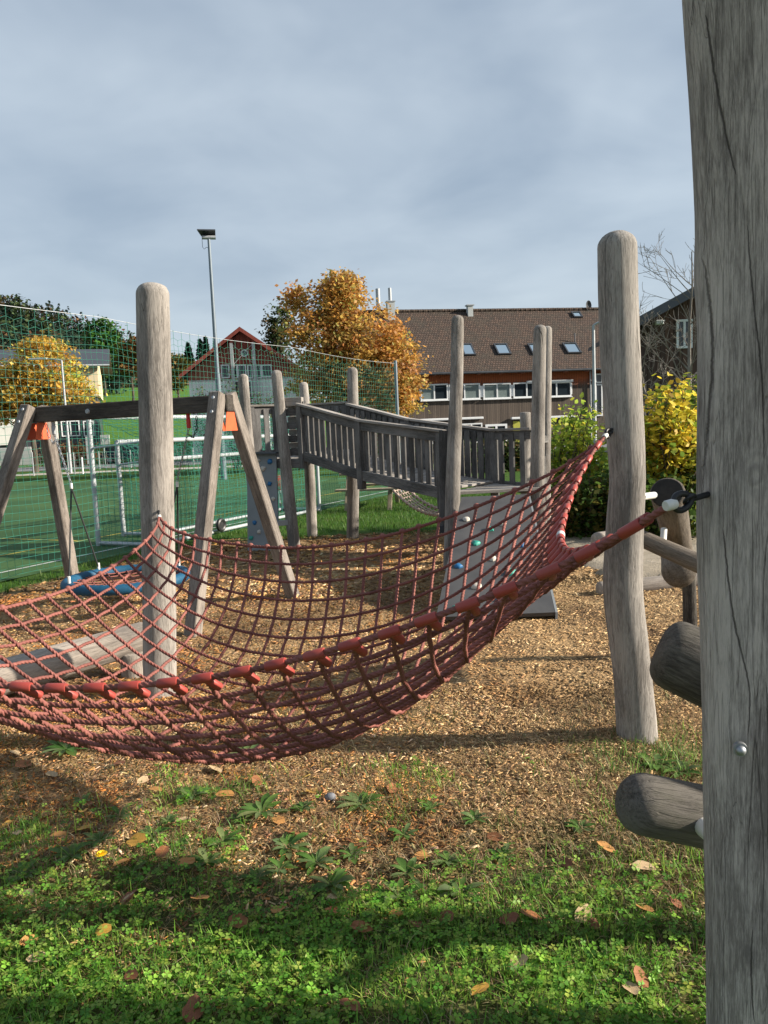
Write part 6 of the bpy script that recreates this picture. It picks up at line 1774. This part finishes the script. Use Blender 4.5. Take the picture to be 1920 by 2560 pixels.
tag(part('dry_grass', np_mesh('dry_grass', *S1_), M_GRASS), 'straw coloured dry grass lying at the right', 'dry grass', None, 'stuff')
FG = blades(30000, lambda x, y: (((x - FENCE0.x) * FN.x + (y - FENCE0.y) * FN.y < -0.12) & ((y > 12.0 - 0.4 * np.sin(x * 3)) | ((x - FENCE0.x) * FN.x + (y - FENCE0.y) * FN.y > -0.62))).astype(float), -7, 7.5, 7.5, 21, (0.04, 0.10), (0.006, 0.012), [(0.05, 0.13, 0.016), (0.075, 0.17, 0.02), (0.10, 0.17, 0.03)], 0.5)
tag(part('lawn_grass', np_mesh('lawn_grass', *FG), M_GRASS), 'mown green lawn strip between the tower and the pitch', 'lawn', None, 'stuff')
# wood chips
CHIP_V = [(-0.5, -0.5, 0.05), (0.5, -0.42, -0.05), (0.46, 0.5, 0.08), (-0.5, 0.40, -0.02), (-0.5, -0.5, -0.35), (0.5, -0.42, -0.45), (0.46, 0.5, -0.32), (-0.5, 0.40, -0.42)]
CHIP_F = [(0, 1, 2, 3), (0, 4, 5, 1), (1, 5, 6, 2), (2, 6, 7, 3), (3, 7, 4, 0)]
CH = [(0.44, 0.275, 0.13), (0.35, 0.20, 0.09), (0.60, 0.45, 0.27), (0.24, 0.13, 0.06), (0.44, 0.225, 0.075), (0.16, 0.092, 0.05)]
def chips(n, x0, x1, y0, y1, sl_, prob, pw=1.0):
    q = sample(n, x0, x1, y0, y1, prob, pw); L_ = rng.uniform(*sl_, n)
    pos = np.stack([q[:, 0], q[:, 1], gz_(q[:, 0], q[:, 1]) + rng.uniform(0.0, 0.012, n)], 1)
    dk = fbm(q[:, 0] * 0.9, q[:, 1] * 0.9, 71) * 1.6 - 0.35 + 0.6 * (fbm(q[:, 0] * 5, q[:, 1] * 5, 72) - 0.5)
    c_ = palette(CH, n, 0.2, [0.26, 0.21, 0.12, 0.15, 0.17, 0.09]) * np.clip(0.45 + 1.05 * dk, 0.30, 1.3)[:, None] * np.where((fbm(q[:, 0] * 1.3 + 7, q[:, 1] * 1.3, 75) > 0.55)[:, None], np.array([[1.0, 0.80, 0.58]]), np.array([[1.0, 1.0, 1.0]]))
    pale = (0.75 * sstep(-0.6, 1.0, q[:, 0] - 0.05 * q[:, 1]))[:, None]; c_ = c_ * (1 - pale) + pale * c_.mean(1, keepdims=True) * np.array([[1.62, 1.16, 0.62]])
    return scatter(CHIP_V, CHIP_F, pos, rand_rot(n, 0.35), np.stack([L_ * rng.uniform(0.6, 1.9, n), L_ * rng.uniform(0.12, 0.5, n), L_ * rng.uniform(0.10, 0.3, n)], 1), c_)
pv = lambda x, y: np.clip(1.1 - grassy(x, y), 0.06, 1)
inb = lambda x, y: ((x - FENCE0.x) * FN.x + (y - FENCE0.y) * FN.y < -0.5).astype(float)
V_, F_, C_ = merge([chips(56000, -3.2, 2.4, 2.0, 4.6, (0.006, 0.026), pv), chips(34000, -4.6, 3.0, 4.4, 8.0, (0.012, 0.034), inb), chips(12000, -4.6, 3.0, 7.5, 12.0, (0.03, 0.07), inb)])
tag(part('wood_chips', np_mesh('wood_chips', V_, F_, C_), M_CHIP), 'orange brown wood chips covering the playground floor', 'wood chips', None, 'stuff')

# ------------------------------------------------------------------ single weeds
def rosette(name, label, p, r, n_leaf, cols, group, lift=0.5):
    p = Vector((p[0], p[1], float(gz_(p[0], p[1])))); o = thing(name, label, 'weed', p, 0, group); Vs, Fs, Cs = [], [], []
    for k in range(n_leaf):
        a = 2 * math.pi * k / n_leaf + random.uniform(-0.3, 0.3); L_ = r * random.uniform(0.6, 1.1); wd = L_ * random.uniform(0.10, 0.17); el_ = random.uniform(0.15, lift); d = Vector((math.cos(a), math.sin(a), 0)); sd = Vector((-d.y, d.x, 0)); prev = None; o_ = len(Vs)
        for i, f_ in enumerate((0.05, 0.3, 0.55, 0.8, 1.0)):
            c = p + d * (L_ * f_ * math.cos(el_)) + Vector((0, 0, 0.01 + L_ * math.sin(el_) * f_ * (1.25 - 0.75 * f_))); ww = wd * (0.25, 0.7, 1.0, 0.75, 0.08)[i] * (1 + random.uniform(-0.15, 0.15)); Vs += [c - sd * ww + Vector((0, 0, ww * 0.25)), c, c + sd * ww + Vector((0, 0, ww * 0.25))]
        for i in range(4): Fs += [(o_ + i * 3, o_ + i * 3 + 1, o_ + i * 3 + 4, o_ + i * 3 + 3), (o_ + i * 3 + 1, o_ + i * 3 + 2, o_ + i * 3 + 5, o_ + i * 3 + 4)]
        Cs.append(np.repeat(palette(cols, 1, 0.15), 15, 0))
    part('leaves', np_mesh('leaves', np.array([tuple(v_) for v_ in Vs]), np.array(Fs), np.concatenate(Cs), True), M_GRASS, o)
WG = [(0.10, 0.21, 0.04), (0.14, 0.25, 0.06), (0.19, 0.27, 0.10)]
specific = [((165, 1868), 0.16, 16, 'bright leafy weed tuft under the left sag of the net'), ((655, 2040), 0.13, 15, 'broad leaved weed left of the bare orange chips'), ((905, 2010), 0.12, 15, 'broad leaved weed at the middle of the chip edge'), ((1640, 1918), 0.12, 14, 'green tuft growing at the foot of the crooked post'), ((1700, 1930), 0.11, 12, 'green tuft between the crooked post foot and the big post'), ((1480, 1480), 0.10, 10, None), ((615, 1885), 0.11, 12, 'weed tuft in shade under the lowest part of the net')]
for (pp, r, n_, lab) in specific:
    if lab is None: continue
    g_ = G(*pp); rosette('weed_tuft', lab, (g_.x, g_.y), r, n_, WG, 'weed tufts in the chips')
wk = 0
for (a, b) in [(210, 2000), (380, 2100), (600, 2060), (520, 2170), (760, 2030), (1080, 2020), (1260, 2130), (700, 2170), (450, 2130), (180, 2160), (1000, 2240), (1150, 2230), (1330, 2200), (790, 2150), (300, 2040), (420, 2060), (480, 1990), (560, 2110), (720, 2120), (250, 2120), (880, 2130), (830, 2210), (1010, 2080), (1020, 2180), (330, 2200), (150, 2230), (1120, 2150), (1190, 2050), (1450, 2060), (640, 2200), (940, 2260), (60, 2200)]:
    g_ = G(a, b); rosette('plantain', 'low plantain rosette in the sparse grass before the net, ' + ('left' if a < 500 else ('middle' if a < 900 else 'right')) + (' near the net' if b < 2110 else ' nearer the camera'), (g_.x, g_.y), random.uniform(0.055, 0.11), random.randint(12, 20), WG, 'plantain rosettes before the net', 0.7)

# ------------------------------------------------------------------ fallen leaves, one by one
def leaf_mesh(name, seed):
    rr = random.Random(seed); n = 14; vs = [(0, 0, 0.10)]; 
    for i in range(n):
        a = 2 * math.pi * i / n; r_ = 0.5 * (1 + 0.16 * math.cos(a) + rr.uniform(-0.12, 0.12)); vs.append((math.cos(a) * r_ * 1.15, math.sin(a) * r_ * 0.78, 0.18 * abs(math.sin(a)) + 0.16 * math.cos(a) ** 2 * rr.uniform(0, 1)))
    me = bpy.data.meshes.new(name); me.from_pydata(vs, [], [(0, 1 + i, 1 + (i + 1) % n) for i in range(n)]); me.polygons.foreach_set('use_smooth', [True] * n); me.update(); return me
FL = []
for k, c_ in enumerate([(0.26, 0.105, 0.04), (0.20, 0.075, 0.035), (0.40, 0.20, 0.06), (0.46, 0.33, 0.19), (0.48, 0.27, 0.05)]):
    for s_ in range(2):
        me = leaf_mesh('fallen_leaf', k * 5 + s_); me.materials.append(plain('dry_leaf_%d%d' % (k, s_), c_, 0.65, 0, 0.25, 40, 0.3)); FL.append(me)
spots = [(130, 1925), (360, 1957), (175, 1985), (220, 2010), (45, 2105), (150, 2110), (350, 2020), (215, 2085), (330, 2275), (325, 2285), (75, 2262), (500, 2280), (600, 2327), (560, 2370), (830, 2300), (985, 2300), (900, 2345), (1270, 2310), (1320, 2300), (1480, 2320), (1300, 2435), (1600, 2470), (1580, 2495), (1605, 2175), (1690, 2280), (1610, 2290), (1240, 2090), (1415, 2160), (1510, 2120), (835, 2245), (700, 2060), (730, 2090), (470, 2190), (310, 2190), (255, 1935), (60, 1990), (20, 2060), (90, 2420), (70, 2380), (330, 2460), (480, 2545), (880, 2540), (1200, 2510), (60, 1905), (35, 1880), (640, 1960), (780, 1990), (535, 1925), (410, 2165), (350, 2130), (1120, 2310), (1040, 2330), (390, 1985), (300, 1905), (455, 2070), (210, 2040), (120, 2060), (1430, 1900), (1545, 1760), (980, 1970), (1310, 1990), (575, 1790), (460, 1840), (560, 2000), (1460, 2290), (700, 2290), (260, 2360), (1050, 2140), (1740, 2110), (1670, 1395)]
for k, (a, b) in enumerate(spots):
    g_ = G(a, b); d_ = g_.y
    s_ = random.uniform(0.045, 0.075); mi = random.choice([0, 0, 1, 1, 2, 2, 3, 3, 4]) * 2 + random.randint(0, 1)
    in_g = grassy(g_.x, g_.y) > 0.4; cn3 = ('brown', 'dark red brown', 'orange', 'pale tan', 'yellow')[mi // 2]; where = 'left' if a < 640 else ('middle' if a < 1180 else 'right')
    lab, gr_ = ('%s curled leaf fallen in the grass at the %s' if in_g else '%s dry leaf fallen on the wood chips at the %s') % (cn3, where), 'fallen leaves'
    o = link('fallen_leaf', FL[mi], None, Matrix.Translation((g_.x, g_.y, float(gz_(g_.x, g_.y)) + (0.030 if grassy(g_.x, g_.y) > 0.4 else 0.012))) @ Matrix.Rotation(random.uniform(0, 6.28), 4, 'Z') @ Matrix.Rotation(random.uniform(-0.5, 0.5), 4, 'X') @ Matrix.Rotation(random.uniform(-0.35, 0.35), 4, 'Y') @ Matrix.Diagonal((s_, s_, s_, 1)))
    tag(o, lab, 'leaf', gr_)
# dandelion and pebble
g_ = G(254, 2180); fz = float(gz_(g_.x, g_.y)); dn_ = thing('dandelion', 'single yellow dandelion flower in the grass', 'flower', (g_.x, g_.y, fz))
mb = MB(); mb.tube([(g_.x, g_.y, fz), (g_.x + 0.005, g_.y, fz + 0.045)], 0.003, 6); part('stalk', mb.mesh('stalk', True), plain('stalk_green', (0.10, 0.2, 0.04), 0.6), dn_)
mb = MB(); top_ = Vector((g_.x + 0.005, g_.y, fz + 0.05))
for ring_, (n_, L_, el_) in enumerate([(16, 0.022, 0.15), (13, 0.018, 0.5), (9, 0.012, 0.9)]):
    for k in range(n_):
        a = 2 * math.pi * k / n_ + ring_ * 0.2; d = Vector((math.cos(a) * math.cos(el_), math.sin(a) * math.cos(el_), math.sin(el_))); sd = Vector((-math.sin(a), math.cos(a), 0)) * 0.0028; mb.add([top_ - sd * 0.5, top_ + sd * 0.5, top_ + d * L_ + sd, top_ + d * L_ - sd], [(0, 1, 2, 3)])
part('petals', mb.mesh('petals'), plain('dandelion_yellow', (0.80, 0.55, 0.01), 0.6), dn_)
g_ = G(826, 1998); mb = MB(); mb.ball((0, 0, 0.016), 0.026, 0.02, 0.019, 12, 8)
tag(part('pebble', mb.mesh('pebble', True), plain('grey_stone', (0.16, 0.17, 0.19), 0.7, 0, 0.3, 40, 0.3), None, Matrix.Translation((g_.x, g_.y, float(gz_(g_.x, g_.y))))), 'small grey pebble on the bare orange chips', 'pebble')
